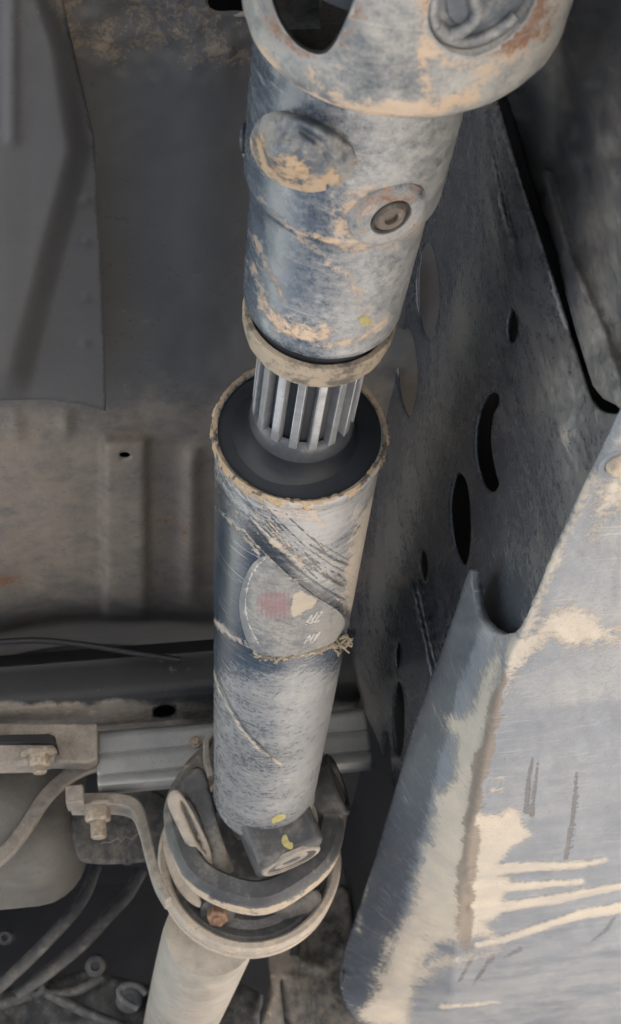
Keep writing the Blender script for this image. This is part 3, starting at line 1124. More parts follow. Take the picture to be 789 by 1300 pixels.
def l_white(x, y):
    v = soft(line_sd(x, y, [tuple(p) for p in smooth_line([(337, 709), (322, 725), (314, 748), (312, 772), (318, 797), (332, 823)], 4)], 1.0), 1.6) * .95
    for tx, ty in ((322, 724), (312, 748), (313, 774), (319, 798)):
        v = np.maximum(v, soft(line_sd(x, y, [(tx - 3, ty), (tx + 4, ty + 1)], .9), 1.6) * .9)
    for gx, gy in ((397, 785), (394, 811)):
        for k in range(3):
            q = gx - 7 + k * 6
            v = np.maximum(v, soft(line_sd(x, y, [(q, gy + 5 - k * 1.6), (q + 7, gy - 5 - k * 1.6)], 1.3), 1.6) * .95)
        v = np.maximum(v, soft(line_sd(x, y, [(gx - 9, gy + 8), (gx + 9, gy + 3)], .9), 1.6) * .9)
    for k, (a, b) in enumerate(((372, 757), (372, 766), (371, 774))):
        v = np.maximum(v, soft(line_sd(x, y, [(a - 4, b), (a, b)], .7), 1.6) * .85)
    return v


def l_red(x, y):
    v = soft(poly_sd(x, y, [(319, 753), (332, 748), (346, 745), (372, 749), (371, 772), (371, 790), (348, 791), (333, 788), (320, 784)]), 9) * .66
    return v * (1 - .35 * sstep(345, 318, x)) + .10 * np.sin(x * 1.1) * (v > .4)


def l_cream(x, y):
    v = soft(poly_sd(x, y, smooth_poly([(371, 756), (384, 751), (403, 761), (401, 768), (390, 776), (371, 784)], 4)), 4) * .92
    for pts, w0, kd in SL:
        if kd == 0:
            v = np.maximum(v, dirt_line(x, y, pts, w0, w0, .7))
    return v


lab = sheet('label', smooth_poly([(337, 706), (320, 717), (308, 742), (304, 770), (309, 800), (320, 824), (338, 834), (368, 836), (402, 829), (428, 812), (438, 792),
                                  (430, 776), (402, 758), (378, 740), (354, 718)], 4), cyl(.0003), lab_mat, ds, 2.0,
            attrs={'film': lambda x, y: -.55 * sstep(322, 308, x) + .35 * sstep(395, 430, x) + .1 * fbm(x, y, 10), 'dark': l_white, 'rust': l_red, 'mud': l_cream,
                   'deep': lambda x, y: np.maximum(dirt_line(x, y, [(352, 787), (372, 793), (400, 790), (415, 784)], 4, 3, .9), dirt_line(x, y, [(350, 716), (378, 742), (402, 760), (432, 778)], 6, 6, .9))})
# yellow marker dab on the tube
sheet('paint_dab', smooth_poly([(346, 1040), (352, 1035), (362, 1034), (362, 1039), (352, 1044), (346, 1045)], 4), on_cyl(P0, AX, .0452), M_['yellow'], ds, 2)

# dried grass and mud strand round the tube
path = smooth_line([(322, 829), (338, 835), (360, 836), (385, 832), (408, 825), (424, 818), (434, 815)], 10)
pth = np.array(path)
pc = cyl(.0006)(pth[:, 0], pth[:, 1])
pc = pc + .0006 * np.random.randn(*pc.shape)
st_ = tube('mud_strand', pc, .0017, M_['strand'], ds, 8, radf=lambda s: (.55 + .75 * abs(N1(s * 37, 3.3)) * 2) * (.6 + .8 * s))
cl = cyl(.002)(np.array([432.0]), np.array([815.0]))[0]
rs_ = np.random.RandomState(8)
for k in range(26):
    d = unit(rs_.randn(3) * [1, .8, .8] + np.array([.9, -.2, -.25]))
    ln = .002 + .008 * rs_.rand() ** 1.5
    a = cl + rs_.randn(3) * [.0025, .0025, .0018]
    tube('straw', [a, a + d * ln * .5 + rs_.randn(3) * .0007, a + d * ln], .00055 + .0007 * rs_.rand(), M_['strand'], st_, 5)
a = np.array([433.0, 439, 445, 448])
b = np.array([815.0, 818, 815, 818])
q = at(a, b, d=cl @ M[:, 2])
tube('straw', q, .0007, M_['strand'], st_, 5)
for k in range(34):                            # crumbs stuck along the strand
    i = rs_.randint(4, len(pth) - 2)
    a = pc[i] + rs_.randn(3) * .0012
    d = unit(rs_.randn(3))
    tube('straw', [a - d * .001, a, a + d * (.001 + .0018 * rs_.rand())], .0004 + .0006 * rs_.rand(), M_['strand'], st_, 5)

# yoke ear at the tube's end with its bearing cap
Ad = camdir(.40, -.82, -.40)
cc = at(370, 1093, d=1.118)
tgx = unit(np.cross(Ad, AX))
ay = unit(np.cross(tgx, Ad))
ear = box('yoke_ear', cc - Ad * .0265, [tgx, ay, Ad], (.0300, .027, .0260), M_['darkcast'], ds, .006, 3)
revolve('bearing_cap', cc - Ad * .003, Ad, [(0, .0275), (.0035, .0272), (.0045, .0262), (.0045, .0228), (.002, .0222), (.002, .016), (.0032, .0152), (.0032, .009), (.002, .008), (.002, 1e-5)],
        M_['dustsheet'], ds, 48)
fp = lambda px, py: at(px, py, d=1.0)


def on_plane(p, n):
    def f(px, py):
        r = rays(px, py)
        return r * ((np.array(p) @ n) / (r @ n))[..., None]
    return f


en = ay if ay @ cc < 0 else -ay
sheet('paint_dab', smooth_poly([(359, 1062), (364, 1060), (367, 1068), (372, 1071), (371, 1078), (363, 1076), (358, 1070)], 4), on_plane(cc - Ad * .024 + en * .0275, en), M_['yellow'], ds, 2)
box('yoke_neck', P0 + AX * .575 - Ad * -.002, [tgx, AX, unit(np.cross(tgx, AX))], (.034, .022, .018), M_['darkcast'], ds, .006, 3)

# ------------------------------------------------------------------ slip yoke near the camera
sy = thing('slip_yoke', 'ochre dusted cast slip yoke with round grease plug and ears', 'slip yoke', OU + AU * -.14)


def s_film_shade(x, y, t, th):  # dust film with the sleeve's shading painted in, dark left to bright right
    return -.30 + .62 * sstep(330, 520, x + .15 * (y - 250)) + .12 * sstep(300, 160, y) + .12 * N1(t * 120, th * 2.2)


def s_mud(x, y, t, th):
    v = np.zeros_like(x)
    for pts, w0, w1, k in (([(322, 335), (335, 380), (352, 408), (395, 428), (412, 424)], 6, 14, .80), ([(440, 345), (455, 375), (470, 420)], 14, 18, .60),
                           ([(400, 300), (450, 318), (520, 292)], 5, 4, .85), ([(330, 390), (360, 420), (410, 440), (460, 430), (490, 406)], 6, 6, .72),
                           ([(330, 250), (370, 290), (420, 306)], 4, 5, .7), ([(380, 300), (430, 345), (460, 380)], 9, 6, .62), ([(322, 300), (345, 350), (360, 380)], 6, 6, .66)):
        v = np.maximum(v, dirt_line(x, y, pts, w0, w1, k))
    return np.maximum(v, soft(ell_sd(x, y, 480, 275, 66, 44, -.2), 30) * .74)


def s_rust(x, y, t, th):
    return soft(ell_sd(x, y, 494, 272, 34, 24, -.2), 20) * .55


revolve('sleeve', OU, AU, [(-.1040, .0325), (-.1040, .0352), (-.1055, .0366), (-.108, .0371), (-.14, .0374), (-.176, .0375), (-.1785, .0385), (-.1800, .0404), (-.183, .0412), (-.22, .0414), (-.253, .0415)],
        M_['yoke'], sy, 200, step=.0022, sharp=60, attrs={'film': s_film_shade, 'mud': s_mud, 'rust': s_rust},
        disp=lambda t, th: .0003 * np.sin(2 * th + 20 * t) + .0004 * N1(th * 7, t * 150))
revolve('dust_seal', OU, AU, [(-.078, .0262), (-.0775, .0300), (-.0785, .0322), (-.082, .0345), (-.089, .0360), (-.0945, .0364), (-.0965, .0358), (-.0970, .0335)], M_['seal'], sy, 160,
        step=.0012, disp=lambda t, th: .0003 * N1(th * 20, t * 500))
revolve('seal_groove', OU, AU, [(-.095, .0326), (-.1055, .0326)], M_['disc'], sy, 90)
sheet('paint_dab', smooth_poly([(456, 405), (462, 401), (469, 404), (472, 410), (464, 413), (457, 410)], 4), on_cyl(OU, AU, .0378), M_['yellow'], sy, 2)


def boss_relief(x, y):
    e = ell_sd(x, y, 384, 190, 72, 52, .35)
    h = .0075 * sstep(-6, 26, e) + .0025 * sstep(6, 34, ell_sd(x, y, 368, 196, 52, 46, .2))
    h = h - .0045 * np.exp(-(line_sd(x, y, [(340, 128), (380, 142), (420, 158), (452, 180), (464, 208)], 0) / 6.0) ** 2)
    h = h - .0022 * np.exp(-(line_sd(x, y, [(385, 165), (412, 185), (424, 212), (416, 234)], 0) / 5.0) ** 2)
    h = h + .0018 * np.exp(-(line_sd(x, y, [(440, 182), (456, 200), (460, 216)], 0) / 4.0) ** 2)
    return h + .0024 * fbm(x, y, 24) * sstep(-2, 14, e) - .0012


def boss_mud(x, y):
    v = dirt_line(x, y, [(326, 178), (336, 212), (362, 234), (395, 240), (424, 226)], 11, 12, .85)
    v = np.maximum(v, soft(ell_sd(x, y, 366, 216, 44, 28), 20) * .74)
    return np.maximum(v, soft(line_sd(x, y, [(436, 178), (452, 205)], 5), 14) * .8)


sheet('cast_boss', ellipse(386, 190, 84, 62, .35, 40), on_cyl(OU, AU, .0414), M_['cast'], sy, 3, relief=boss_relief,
      attrs={'mud': boss_mud, 'film': lambda x, y: .1 + .2 * sstep(380, 440, x), 'dark': lambda x, y: .7 * soft(line_sd(x, y, [(345, 132), (390, 146), (440, 166), (462, 190)], 7), 9)})  # dark line paints the shadow gap under the bowl
# grease plug in its round pad
e_s = on_cyl(OU, AU, .0402)


def pad_relief(x, y):
    e = ell_sd(x, y, 493, 271, 40, 30, -.25)
    return .0028 * sstep(-2, 16, e) - .0012


pc_ = on_cyl(OU, AU, .0405)(np.array([494.0]), np.array([272.0]))[0]
pn = pc_ - OU - ((pc_ - OU) @ AU) * AU
pn = unit(pn)
revolve('plug_pad', pc_, pn, [(-.003, .0165), (.0006, .0160), (.0018, .0140), (.0020, .0088), (.0008, .0080), (.0008, .0075)], M_['yoke'], sy, 64, step=.001,
        attrs={'rust': lambda x, y, t, th: .45 + 0 * x, 'film': lambda x, y, t, th: .2 + 0 * x, 'mud': lambda x, y, t, th: .45 + 0 * x})
plug = revolve('grease_plug', pc_, pn, [(.0002, .0082), (.0004, .0078), (.0022, .0062), (.0028, .0056), (.0028, .0030), (.0010, .0028), (.0010, 1e-5)], M_['plug'], sy, 40)
revolve('plug_ring', pc_, pn, [(.0006, .0080), (.0022, .0082), (.0026, .0077), (.0020, .0071), (.0006, .0070)], M_['darkcast'], plug, 40)

# yoke bowl with fork window and bearing bore
C = at(513, 10, d=.46)
AK = unit(AU + camdir(.10, 0, 0) * .10)


def y_mud(x, y, t, th):
    v = np.zeros_like(x)
    for pts, w0, w1, k in (([(335, 70), (365, 108), (420, 134), (480, 141), (548, 138), (600, 122)], 11, 13, .85), ([(395, 95), (425, 122)], 16, 14, .72),
                           ([(545, 40), (536, 90), (550, 136)], 12, 10, .78), ([(545, -20), (536, 45), (570, 82), (620, 86), (670, 60)], 13, 9, .74),
                           ([(600, 112), (650, 80), (695, 35)], 8, 6, .66), ([(450, 30), (440, 70), (425, 105)], 8, 8, .58)):
        v = np.maximum(v, dirt_line(x, y, pts, w0, w1, k))
    return v


bowl = revolve('yoke_bowl', C, AK, [(.004, .030), (.0045, .0500), (.003, .0535), (-.001, .0560), (-.006, .0572), (-.02, .0580), (-.05, .0585), (-.10, .0585), (-.10, .0475), (-.05, .0475), (-.012, .0470), (-.004, .0440), (-.003, .030)], M_['bowl'],
               sy, 150, step=.0022, sharp=70, loop=True,
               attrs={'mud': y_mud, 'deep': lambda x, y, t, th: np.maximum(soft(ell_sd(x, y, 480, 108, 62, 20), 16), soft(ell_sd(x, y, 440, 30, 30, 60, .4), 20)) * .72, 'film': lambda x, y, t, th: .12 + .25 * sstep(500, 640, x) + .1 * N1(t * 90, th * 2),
                      'rust': lambda x, y, t, th: .62 * np.maximum(soft(ell_sd(x, y, 620, 10, 98, 70), 25), soft(ell_sd(x, y, 400, 10, 80, 75), 25) * .9)},
               disp=lambda t, th: .0005 * N1(th * 9, t * 120))
cutw = prism('cutter', [at(a, b, d=.40) - rays(400, 0) * .08 for a, b in smooth_poly([(338, -110), (338, -30), (350, 22), (374, 58), (400, 72), (420, 66), (438, 32), (456, -20), (464, -70), (460, -130)], 4)],
             rays(400, 0) * .14, M_['rubber'], None, 0)
ps = on_cyl(C, AK, .0582)(np.array([620.0]), np.array([4.0]))[0]
pd = ps - C - ((ps - C) @ AK) * AK
CB = ps - pd
pd = unit(pd)
bc = revolve('cutter', CB + pd * .0515, pd, [(0, 1e-5), (0, .0178), (.002, .0185), (.03, .0205), (.03, 1e-5)], M_['rubber'], None, 48)
for c_ in (cutw, bc):
    bo = bowl.modifiers.new('cut', 'BOOLEAN')
    bo.object = c_
    bo.solver = 'EXACT'
apply_mods(bowl, cutw, bc)
bowl.data.polygons.foreach_set('use_smooth', [True] * len(bowl.data.polygons))
try:
    bowl.data.set_sharp_from_angle(angle=math.radians(45))
except Exception:
    pass
bcap = revolve('bearing_cap', CB + pd * .0505, pd, [(0, .0190), (.0016, .0180), (.0022, .0170), (.0022, .0120), (.0030, .0112), (.0030, 1e-5)], M_['cast'], sy, 48, step=.002)
revolve('bowl_blocker', C, AK, [(-.030, 1e-5), (-.030, .0472), (-.06, .0472), (-.06, 1e-5)], M_['disc'], sy, 48)  # added black filler that keeps light out of the bowl
# wire circlip: almost a full circle whose end bends inwards in an S
Ap, Up, Vp = frame(pd)
cl_c = CB + pd * .0540
rt = camdir(1, 0, 0)
rt = unit(rt - rt @ pd * pd)
upv = np.cross(pd, rt)
upv = upv if upv @ camdir(0, 1, 0) > 0 else -upv
circ = [cl_c + .0166 * (math.cos(a) * rt + math.sin(a) * upv) for a in np.linspace(math.radians(-40), math.radians(-200), 26)]
ends = [cl_c + rt * x + upv * y for x, y in ((.0128, -.0108), (.0090, -.0070), (.0030, -.0100), (-.0030, -.0128), (-.0080, -.0120), (-.0122, -.0105))]
tube('circlip', smooth_line(circ, 2), .0018, M_['bowl'], sy, 10)
tube('circlip_hook', smooth_line([cl_c + rt * x + upv * y for x, y in ((-.0150, -.0070), (-.0100, -.0118), (-.0040, -.0105), (-.0012, -.0055), (-.0030, .0005), (.0005, .0050), (.0065, .0068), (.012, .0060))], 5), .0022,
     M_['bowl'], sy, 10)

# ------------------------------------------------------------------ skid plate
BL = [(1000, 130), (850, 425), (790, 545), (750, 610), (700, 712), (668, 790), (648, 828), (632, 880), (615, 960), (598, 1060), (586, 1140), (577, 1220), (570, 1300), (566, 1360)]   # fold
TL = [(985, 130), (836, 425), (774, 545), (733, 608), (683, 705), (648, 795), (600, 795), (597, 722), (560, 830), (530, 905), (500, 1010), (470, 1110), (440, 1208), (433, 1250), (452, 1300), (470, 1360)]
ZP = .28
by = np.array([p[1] for p in BL], float)
bx = np.array([p[0] for p in BL], float)


def plate_map(px, py):
    px = np.asarray(px, float)
    py = np.asarray(py, float)
    xb = np.interp(py, by, bx)
    dpl = 1 / rays(px, py)[..., 2] * ZP                     # depth on the bottom face
    xt = np.interp(py, [130, 545, 610, 705, 795, 830, 905, 1010, 1110, 1208, 1250, 1360], [965, 750, 712, 660, 610, 560, 530, 500, 470, 440, 433, 430])
    db = ZP / rays(xb, py)[..., 2]
    dt = .176 / rays(xt, py)[..., 0]
    v = (xb - px) / np.maximum(xb - xt, 6)
    ifl = (1 / db) * (1 - v) + (1 / dt) * v
    blend = sstep(9, -9, px - xb)
    inv = (1 / dpl) * (1 - blend) + ifl * blend
    return rays(px, py) / inv[..., None]


outline = [(1000, 130), (1000, 1360)] + [(566, 1360), (520, 1318), (470, 1303), (452, 1296), (441, 1282), (434, 1262), (431, 1240), (436, 1212), (450, 1170), (470, 1108), (487, 1052), (505, 992),
          (520, 940), (535, 895), (552, 850), (570, 800), (583, 762), (590, 738), (596, 724), (600, 724), (602, 745), (605, 770), (612, 788), (622, 800), (638, 806), (654, 803),
          (667, 791), (675, 770), (688, 737), (702, 702), (719, 664), (738, 622), (762, 573), (790, 515), (836, 418), (985, 120)]
FING = [([(600, 1110), (640, 1103), (690, 1100), (740, 1098), (768, 1092)], 10, 4), ([(600, 1130), (650, 1126), (700, 1122), (738, 1120)], 8, 4.5),
        ([(600, 1155), (650, 1150), (700, 1143), (745, 1133), (800, 1122)], 8, 6), ([(605, 1200), (640, 1193), (690, 1176), (740, 1160), (800, 1150)], 5, 8),
        ([(560, 1278), (600, 1276), (635, 1272)], 4, 2.5)]


def p_mud(x, y):
    xb = np.interp(y, by, bx)
    v = np.zeros_like(x)
    S = lambda sd, wd=12, k=1.0: np.maximum(v, soft(sd, wd) * k)
    for pts, a, b in FING:
        v = S(line_sd(x, y, pts, a, b), 6, .95)
    v = S(poly_sd(x, y, smooth_poly([(600, 1030), (630, 1032), (648, 1024), (660, 1030), (664, 1045), (676, 1060), (655, 1075), (640, 1090), (632, 1110), (650, 1112), (640, 1140), (640, 1160), (610, 1175), (590, 1150), (590, 1060)], 3)), 12)
    # flange: a pale tongue of mud beside the fold, widening down to the corner
    v = S(poly_sd(x, y, [(640, 806), (628, 830), (606, 850), (596, 900), (588, 905), (560, 905), (565, 930), (578, 940), (572, 985), (548, 1010), (545, 1050), (530, 1100), (515, 1160), (488, 1215), (470, 1260), (448, 1290), (470, 1310),
                         (520, 1310), (535, 1240), (560, 1200), (640, 1195), (620, 1160), (600, 1110), (600, 1050), (606, 1000), (625, 930), (640, 850)]), 22, .92)
    v = S(poly_sd(x, y, [(640, 802), (668, 800), (700, 770), (735, 762), (790, 806), (830, 800), (830, 822), (770, 822), (720, 830), (700, 818), (660, 860), (640, 900), (632, 860)]), 20, .80)
    v = S(line_sd(x, y, [(762, 580), (735, 640), (708, 700), (690, 740), (668, 795)], 8, 12), 16, .86)
    v = S(poly_sd(x, y, [(745, 620), (760, 600), (820, 560), (820, 640), (770, 668), (750, 700), (738, 680)]), 26, .70)
    v = S(line_sd(x, y, [(700, 800), (740, 806), (830, 790)], 5, 6), 12, .9)
    v = S(line_sd(x, y, [(625, 990), (640, 988)], 3), 7, .9)
    v = S(line_sd(x, y, [(622, 1004), (638, 1002)], 3), 7, .9)
    v = S(line_sd(x, y, [(505, 1285), (480, 1230), (500, 1190)], 10, 8), 20, .8)
    v = S(poly_sd(x, y, [(470, 1230), (560, 1205), (640, 1192), (660, 1205), (620, 1222), (560, 1240), (530, 1262), (520, 1310), (450, 1310)]), 24, .74)
    # thin pale run that climbs the upturned edge
    v = S(line_sd(x, y, [(455, 1180), (462, 1140), (468, 1110)], 3, 1), 12, .85)
    return v


def p_film(x, y):
    xb = np.interp(y, by, bx)
    fl_ = sstep(8, -14, x - xb) * sstep(790, 830, y)
    return .05 + .22 * fbm(x, y, 60) + .25 * sstep(860, 780, y) + .15 * sstep(1180, 1240, y) - .25 * fl_ * sstep(16, -40, x - xb + 36) + .18 * bumpf(y, 870, 30) - .5 * p_deep(x, y)


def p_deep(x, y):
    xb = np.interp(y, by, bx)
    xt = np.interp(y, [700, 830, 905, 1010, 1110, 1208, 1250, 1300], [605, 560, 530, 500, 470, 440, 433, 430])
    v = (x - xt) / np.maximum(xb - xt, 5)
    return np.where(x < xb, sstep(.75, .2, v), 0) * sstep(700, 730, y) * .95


def p_dark(x, y):
    v = np.zeros_like(x)
    for pts, a, b, k in (([(676, 962), (671, 990), (668, 1030)], 2, 4, 1), ([(683, 968), (679, 1000), (675, 1034)], 1.5, 3.5, 1), ([(641, 962), (637, 982), (634, 1002)], 2, 1.5, .8),
                         ([(732, 982), (728, 1030), (718, 1092)], 2.5, 3.5, 1), ([(737, 982), (733, 1030), (726, 1085)], 1, 1, .9),
                         ([(740, 1122), (712, 1152)], 2, 1, .8), ([(655, 1048), (760, 1005)], 1.5, .6, .62), ([(600, 1075), (660, 1050)], 3, 1, .6),
                         ([(795, 1140), (770, 1180), (745, 1200)], 5, 3, .62), ([(600, 1215), (575, 1260)], 5, 3, .66), ([(625, 1215), (600, 1250)], 6, 3, .7), ([(660, 1205), (640, 1215)], 6, 3, .7),
                         ([(690, 1140), (660, 1143), (630, 1150)], 3, 4, .6), ([(705, 1185), (690, 1195)], 2, 2, .7)):
        v = np.maximum(v, soft(line_sd(x, y, pts, a, b), 3.4) * k)
    return v


def p_rust(x, y):
    x = x + 9 * fbm(x, y, 16)
    v = soft(poly_sd(x, y, [(637, 846), (645, 862), (632, 930), (616, 1010), (608, 1060), (606, 1110), (600, 1180), (596, 1215), (584, 1200), (578, 1160), (582, 1100), (586, 1050), (600, 980), (619, 905)]), 8) * .92
    v = np.maximum(v, soft(line_sd(x, y, [(720, 650), (704, 690)], 5), 9) * .7)
    v = np.maximum(v, soft(line_sd(x, y, [(540, 1180), (528, 1230), (520, 1290)], 5, 8), 16) * .62)
    return v


def p_relief(x, y):
    h = .0012 * fbm(x, y, 70) + .0006 * fbm(x, y, 22)
    for pts, a, b in FING:
        h = h + .0016 * sstep(-1, 4, line_sd(x, y, pts, a, b))
    return h


skid = thing('skid_plate', 'bright blue grey steel skid plate streaked with pale dried mud', 'skid plate', at(700, 900, z=ZP))
sheet('plate', outline, plate_map, M_['plate'], skid, 3.2, relief=p_relief, attrs={'mud': p_mud, 'film': p_film, 'dark': p_dark, 'rust': p_rust, 'deep': p_deep}, thick=.0045)
bp_ = at(787, 588, z=ZP - .001)
revolve('bolt_head', bp_, (0, -.1, -1), [(0, .0062), (.002, .0062), (.0035, .005), (.0042, .003), (.0044, 1e-5)], M_['boltdust'], skid, 32)
revolve('bolt_seat', bp_, (0, -.1, -1), [(-.001, .0095), (.0006, .009), (.0009, .0065)], M_['plate'], skid, 32)
revolve('rivet', at(437, 1240, x=.176) + np.array([-.0005, 0, 0]), (-1, 0, 0), [(-.001, .008), (.0007, .007), (.0007, .004), (-.001, .0035), (-.001, 1e-5)], M_['darkcast'], skid, 24)

# ------------------------------------------------------------------ frame bracket (tall web with holes)
XW = .190
fb = thing('frame_bracket', 'dark painted frame bracket web pierced by oval holes', 'bracket', at(560, 700, x=XW))
web_out = [(560, 60), (612, 80), (626, 121), (645, 185), (667, 257), (703, 365), (722, 425), (740, 483), (748, 507), (758, 519), (766, 524), (778, 526), (790, 524), (800, 540), (770, 580), (760, 612), (718, 705),
           (690, 775), (672, 830), (640, 850), (610, 830), (578, 870), (548, 940), (520, 1010), (508, 1024), (499, 1000), (488, 962), (478, 935), (464, 905), (453, 868), (446, 830), (444, 795), (449, 742), (456, 690), (460, 650),
           (466, 590), (474, 520), (478, 470), (492, 420), (514, 360), (535, 305), (550, 250), (560, 180)]
holes = [smooth_poly([(537, 312), (548, 312), (556, 345), (558, 385), (553, 418), (547, 431), (538, 424), (531, 395), (530, 350)], 4),
         smooth_poly([(511, 420), (520, 418), (528, 445), (530, 490), (522, 528), (514, 522), (507, 498), (504, 455)], 4),
         smooth_poly([(650, 391), (656, 402), (658, 418), (653, 435), (645, 430), (644, 410)], 4),
         smooth_poly([(622, 500), (632, 500), (634, 512), (626, 530), (624, 565), (630, 600), (634, 615), (626, 625), (614, 616), (606, 590), (604, 555), (610, 520)], 4),
         smooth_poly([(584, 601), (592, 610), (597, 640), (598, 680), (594, 712), (588, 717), (579, 700), (573, 665), (573, 630), (578, 608)], 4),
         smooth_poly([(537, 699), (542, 706), (544, 722), (541, 738), (536, 732), (533, 714)], 4),
         smooth_poly([(506, 812), (509, 825), (508, 840), (504, 848), (502, 830)], 4),
         smooth_poly([(505, 866), (512, 880), (514, 920), (510, 958), (503, 950), (500, 910)], 4),
         smooth_poly([(490, 928), (495, 940), (498, 985), (500, 1010), (493, 1000), (487, 960)], 4)]


def web_relief(x, y):
    h = .0012 * fbm(x, y, 40)
    path = [(640, 130), (600, 300), (588, 400), (565, 500), (535, 590), (505, 670), (482, 740), (470, 800), (468, 900)]
    xs = np.interp(y, [p[1] for p in path], [p[0] for p in path])
    dxr = x - xs
    h = h + .010 * np.exp(-(dxr / np.where(dxr > 0, 80.0, 34.0)) ** 2)                                   # rolled ridge
    h = h - .006 * sstep(10, -90, x - xs) * sstep(300, 420, y)             # falls away behind it
    # fold that crosses the web and runs down it
    fx = np.interp(y, [540, 640, 690, 740, 850, 960], [470, 478, 492, 526, 551, 560])
    h = h - .008 * sstep(-6, 6, fx - x) * sstep(640, 740, y) * sstep(-80, -10, x - fx) * 0 + .006 * sstep(-5, 5, fx - x) * sstep(690, 760, y)
    # upright folds near the open slot
    g = np.interp(y, [96, 160, 260, 340, 420], [596, 602, 622, 640, 655])
    h = h + .006 * sstep(-4, 4, x - g) * sstep(430, 330, y)
    g2 = g + 22
    h = h - .004 * bumpf(x - g2, 0, 5) * sstep(360, 260, y)
    # turned-out bottom corner beside the slot
    h_keep = np.interp(y, [500, 545, 610, 705, 795, 830], [800, 765, 735, 685, 640, 610])
    e = line_sd(x, y, [(660, 380), (690, 470), (712, 560), (730, 600)], 0)
    h = h + .003 * sstep(-40, 0, -np.abs(x - np.interp(y, [300, 420, 520, 600], [664, 684, 706, 725]))) * sstep(300, 480, y)
    return h * sstep(-4, -60, x - h_keep) * sstep(930, 800, y)


sheet('web', web_out, plane(x=XW), M_['web'], fb, 4.5, holes=holes, relief=web_relief, thick=.0016,
      attrs={'film': lambda x, y: .0 + .34 * bumpf(x - np.interp(y, [300, 500, 700, 850], [598, 566, 492, 460]), 0, 24) * sstep(280, 420, y) + .30 * sstep(630, 720, x) * sstep(300, 480, y)  # dust film; the ridge band paints a highlight along the fold
             + .24 * sstep(560, 640, x) * sstep(620, 480, y) + .35 * sstep(800, 900, y) * sstep(500, 460, x) - .2 * sstep(700, 780, y) * sstep(600, 650, x),
             'mud': lambda x, y: np.maximum(.52 * bumpf(x, 722, 22) * bumpf(y, 555, 36), .44 * sstep(880, 960, y) * sstep(505, 470, x)) + .30 * sstep(600, 680, x) * sstep(520, 420, y) * bumpf(y, 400, 140),
             'dark': lambda x, y: .35 * soft(line_sd(x, y, [(640, 330), (668, 470), (690, 560)], 3), 8)})

# ------------------------------------------------------------------ muddy side panel right of the slot
XS = .190
sp_out = [(600, -140), (1000, -140), (1000, 560), (800, 530), (782, 514), (766, 506), (753, 490), (731, 420), (703, 316), (682, 250), (663, 189), (650, 145), (636, 100)]


def side_relief(x, y):
    h = .004 * fbm(x, y, 70) + .0012 * fbm(x, y, 20)
    rim = np.interp(y, [120, 190, 215, 250, 320, 420, 520], [690, 706, 692, 702, 724, 768, 800])
    h = h - .0045 * sstep(-4, 10, x - rim) * sstep(200, 225, y) * (1 - sstep(16, 60, x - rim))      # sunken pocket
    h = h + .012 * sstep(30, 60, x - np.interp(y, [0, 130, 300, 420], [640, 690, 735, 790]))
    h = h - .008 * bumpf(np.hypot(x - 672, (y - 120) * .7), 0, 28)
    return h


side = sheet('side_panel', sp_out, plane(x=XS), M_['muddy'], None, 5, relief=side_relief, thick=.005,
             attrs={'film': lambda x, y: .22 * sstep(720, 760, x) + .3 * fbm(x, y, 40) - .35 * bumpf(np.hypot(x - 660, y - 130), 0, 55) + .2 * bumpf(x, np.interp(y, [0, 500], [690, 790]), 15),
                    'mud': lambda x, y: .45 * soft(line_sd(x, y, [(715, 110), (726, 165), (745, 235), (765, 285)], 5), 16)})
tag(side, 'rough mud caked frame side panel beyond the long open slot', 'frame panel')

# added black box that keeps the web holes and slot dark
blocker = prism('frame_blocker', [(.226, -.2, .30), (.32, -.2, .30), (.32, -.2, .56), (.226, -.2, .56)], (0, 2.0, 0), M_['black'], None, .006)
prism('slot_blocker', [(.222, -.2, .30), (.225, -.2, .30), (.225, -.2, .64), (.222, -.2, .64)], (0, .82, 0), M_['black'], blocker, 0)  # added black sheet blocking the lit floor seen through the slot
tag(blocker, 'added black box that darkens the holes of the pierced bracket', 'frame rail')

# ------------------------------------------------------------------ dim things at the bottom of the view
tk = thing('fuel_tank', 'dull dusty tank with rounded corner below the cross member', 'tank', at(30, 1080, d=1.55))
x1 = at(108, 1090, y=1.50)[0]
zb = at(10, 1170, y=1.61)[2]
box('tank_shell', np.array([x1 - .30, 1.51, zb + .13]), np.eye(3), (.30, .10, .13), M_['tank'], tk, .06, 6)
P = smooth_line([(130, 962), (92, 980), (58, 1010), (30, 1052), (-2, 1090), (-60, 1120)], 6)
ribbon('tank_flange', [(134, 964), (92, 980), (58, 1010), (30, 1052), (-2, 1088), (-60, 1120)], 1.36, 17, .01, M_['dustsheet'], tk)
sheet('tank_dome', [(-120, 970), (60, 972), (92, 974), (62, 1004), (34, 1044), (4, 1080), (-60, 1115), (-120, 1130)], plane(y=1.375), M_['tank'], tk, 7,
      relief=lambda x, y: .02 * bumpf(x, -10, 70) * bumpf(y, 1000, 60), thick=.004)
sp = sheet('backing_plate', smooth_poly([(92, 1040), (110, 1010), (180, 1000), (215, 1020), (215, 1085), (190, 1093), (120, 1096), (98, 1085)], 3), plane(y=1.42), M_['darkcast'], None, 6,
           relief=lambda x, y: .002 * fbm(x, y, 30), attrs={'film': lambda x, y: .25 + 0 * x}, thick=.004)
tag(sp, 'dim grey backing plate behind the bracket arm bolt', 'plate')
lb_txt = [(128, 1071), (134, 1069), (139, 1070), (150, 1064), (154, 1069), (160, 1062), (168, 1066), (176, 1058)]
tube('scribed_mark', [at(a, b, y=1.4175) for a, b in lb_txt], .0006, M_['fartube'], sp, 5)

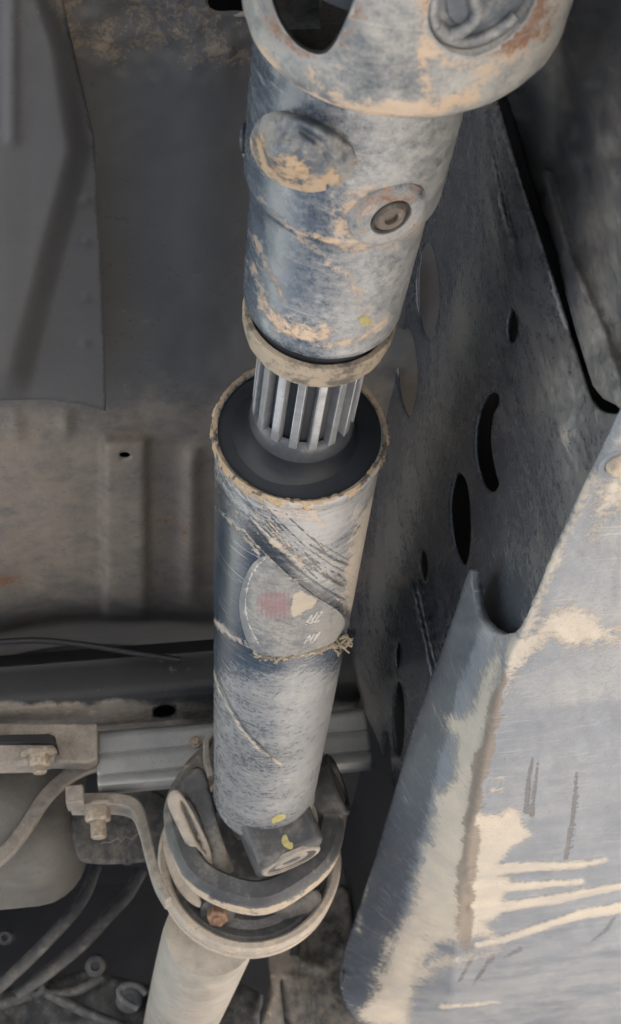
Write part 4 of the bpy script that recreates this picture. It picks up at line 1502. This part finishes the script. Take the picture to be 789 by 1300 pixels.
for lbl, pth_, Yh, r in (('dark rubber hose sagging below the tank', [(-60, 1300), (0, 1252), (50, 1205), (85, 1168), (100, 1150), (112, 1128), (122, 1100)], 1.72, .008),
                         ('second rubber hose running beside the sagging hose', [(20, 1262), (60, 1235), (108, 1195), (140, 1160), (162, 1136), (180, 1105)], 1.78, .009)):
    h = tube('hose', [at(p[0], p[1], y=Yh) for p in smooth_line(pth_, 6)], r, M_['darkcast'], None, 12)
    tag(h, lbl, 'hose')

gb = thing('gearbox_housing', 'dim ribbed gearbox casting with bolt bosses under the hoses', 'gearbox', at(80, 1290, y=1.78))
sheet('casing', [(-160, 1262), (40, 1252), (75, 1238), (120, 1232), (190, 1250), (290, 1240), (330, 1260), (330, 1400), (-160, 1400)], plane(y=1.90), M_['darkcast'], gb, 8,
      relief=lambda x, y: .02 * fbm(x, y, 45), thick=.02)
for bx_, by_, r in ((46, 1252, .013), (122, 1226, .014), (165, 1268, .018), (8, 1190, .01)):
    b_ = revolve('bolt_boss', at(bx_, by_, y=1.87), (0, -1, -.3), [(-.03, r), (.012, r), (.014, r * .8), (.014, r * .45), (.006, r * .4), (.006, 1e-5)], M_['darkcast'], gb, 28)
for pth_ in ([(50, 1255), (110, 1285), (160, 1305)], [(60, 1262), (95, 1258), (130, 1240)], [(0, 1275), (40, 1262)]):
    tube('rib', [at(p[0], p[1], y=1.87) for p in smooth_line(pth_, 4)], .008, M_['darkcast'], gb, 8)
tube('pipe_clip', [at(p[0], p[1], y=1.62) for p in smooth_line([(175, 1280), (158, 1270), (152, 1258), (160, 1250), (176, 1252), (186, 1262)], 5)], .004, M_['darkcast'], gb, 8)

cs = thing('housing_cover', 'dusty cast cover with a slot beside the shaft end', 'cover', at(390, 1240, y=1.75))
sheet('cover', smooth_poly([(340, 1330), (346, 1262), (341, 1228), (344, 1195), (362, 1165), (396, 1140), (428, 1124), (440, 1126), (446, 1150), (450, 1190), (470, 1240), (490, 1330)], 4), plane(y=1.75),
      M_['darkcast'], cs, 5, holes=[smooth_poly([(356, 1246), (364, 1245), (370, 1290), (378, 1322), (366, 1322), (360, 1285)], 3)],
      relief=lambda x, y: .035 * sstep(395, 350, x + (y - 1200) * .15) * sstep(1140, 1190, y) + .006 * fbm(x, y, 30) + .006 * sstep(14, 0, np.abs(poly_sd(x, y, [(375, 1160), (428, 1128), (440, 1132), (448, 1190), (410, 1230), (380, 1215)]))),
      attrs={'film': lambda x, y: .35 + .6 * sstep(390, 350, x + (y - 1200) * .25) + .15 * sstep(1200, 1140, y), 'mud': lambda x, y: .42 * sstep(375, 345, x)}, thick=.012)
tube('fastener_pin', [at(372, 1188, y=1.70), at(376, 1200, y=1.70), at(374, 1214, y=1.70)], .006, M_['darkcast'], cs, 10)
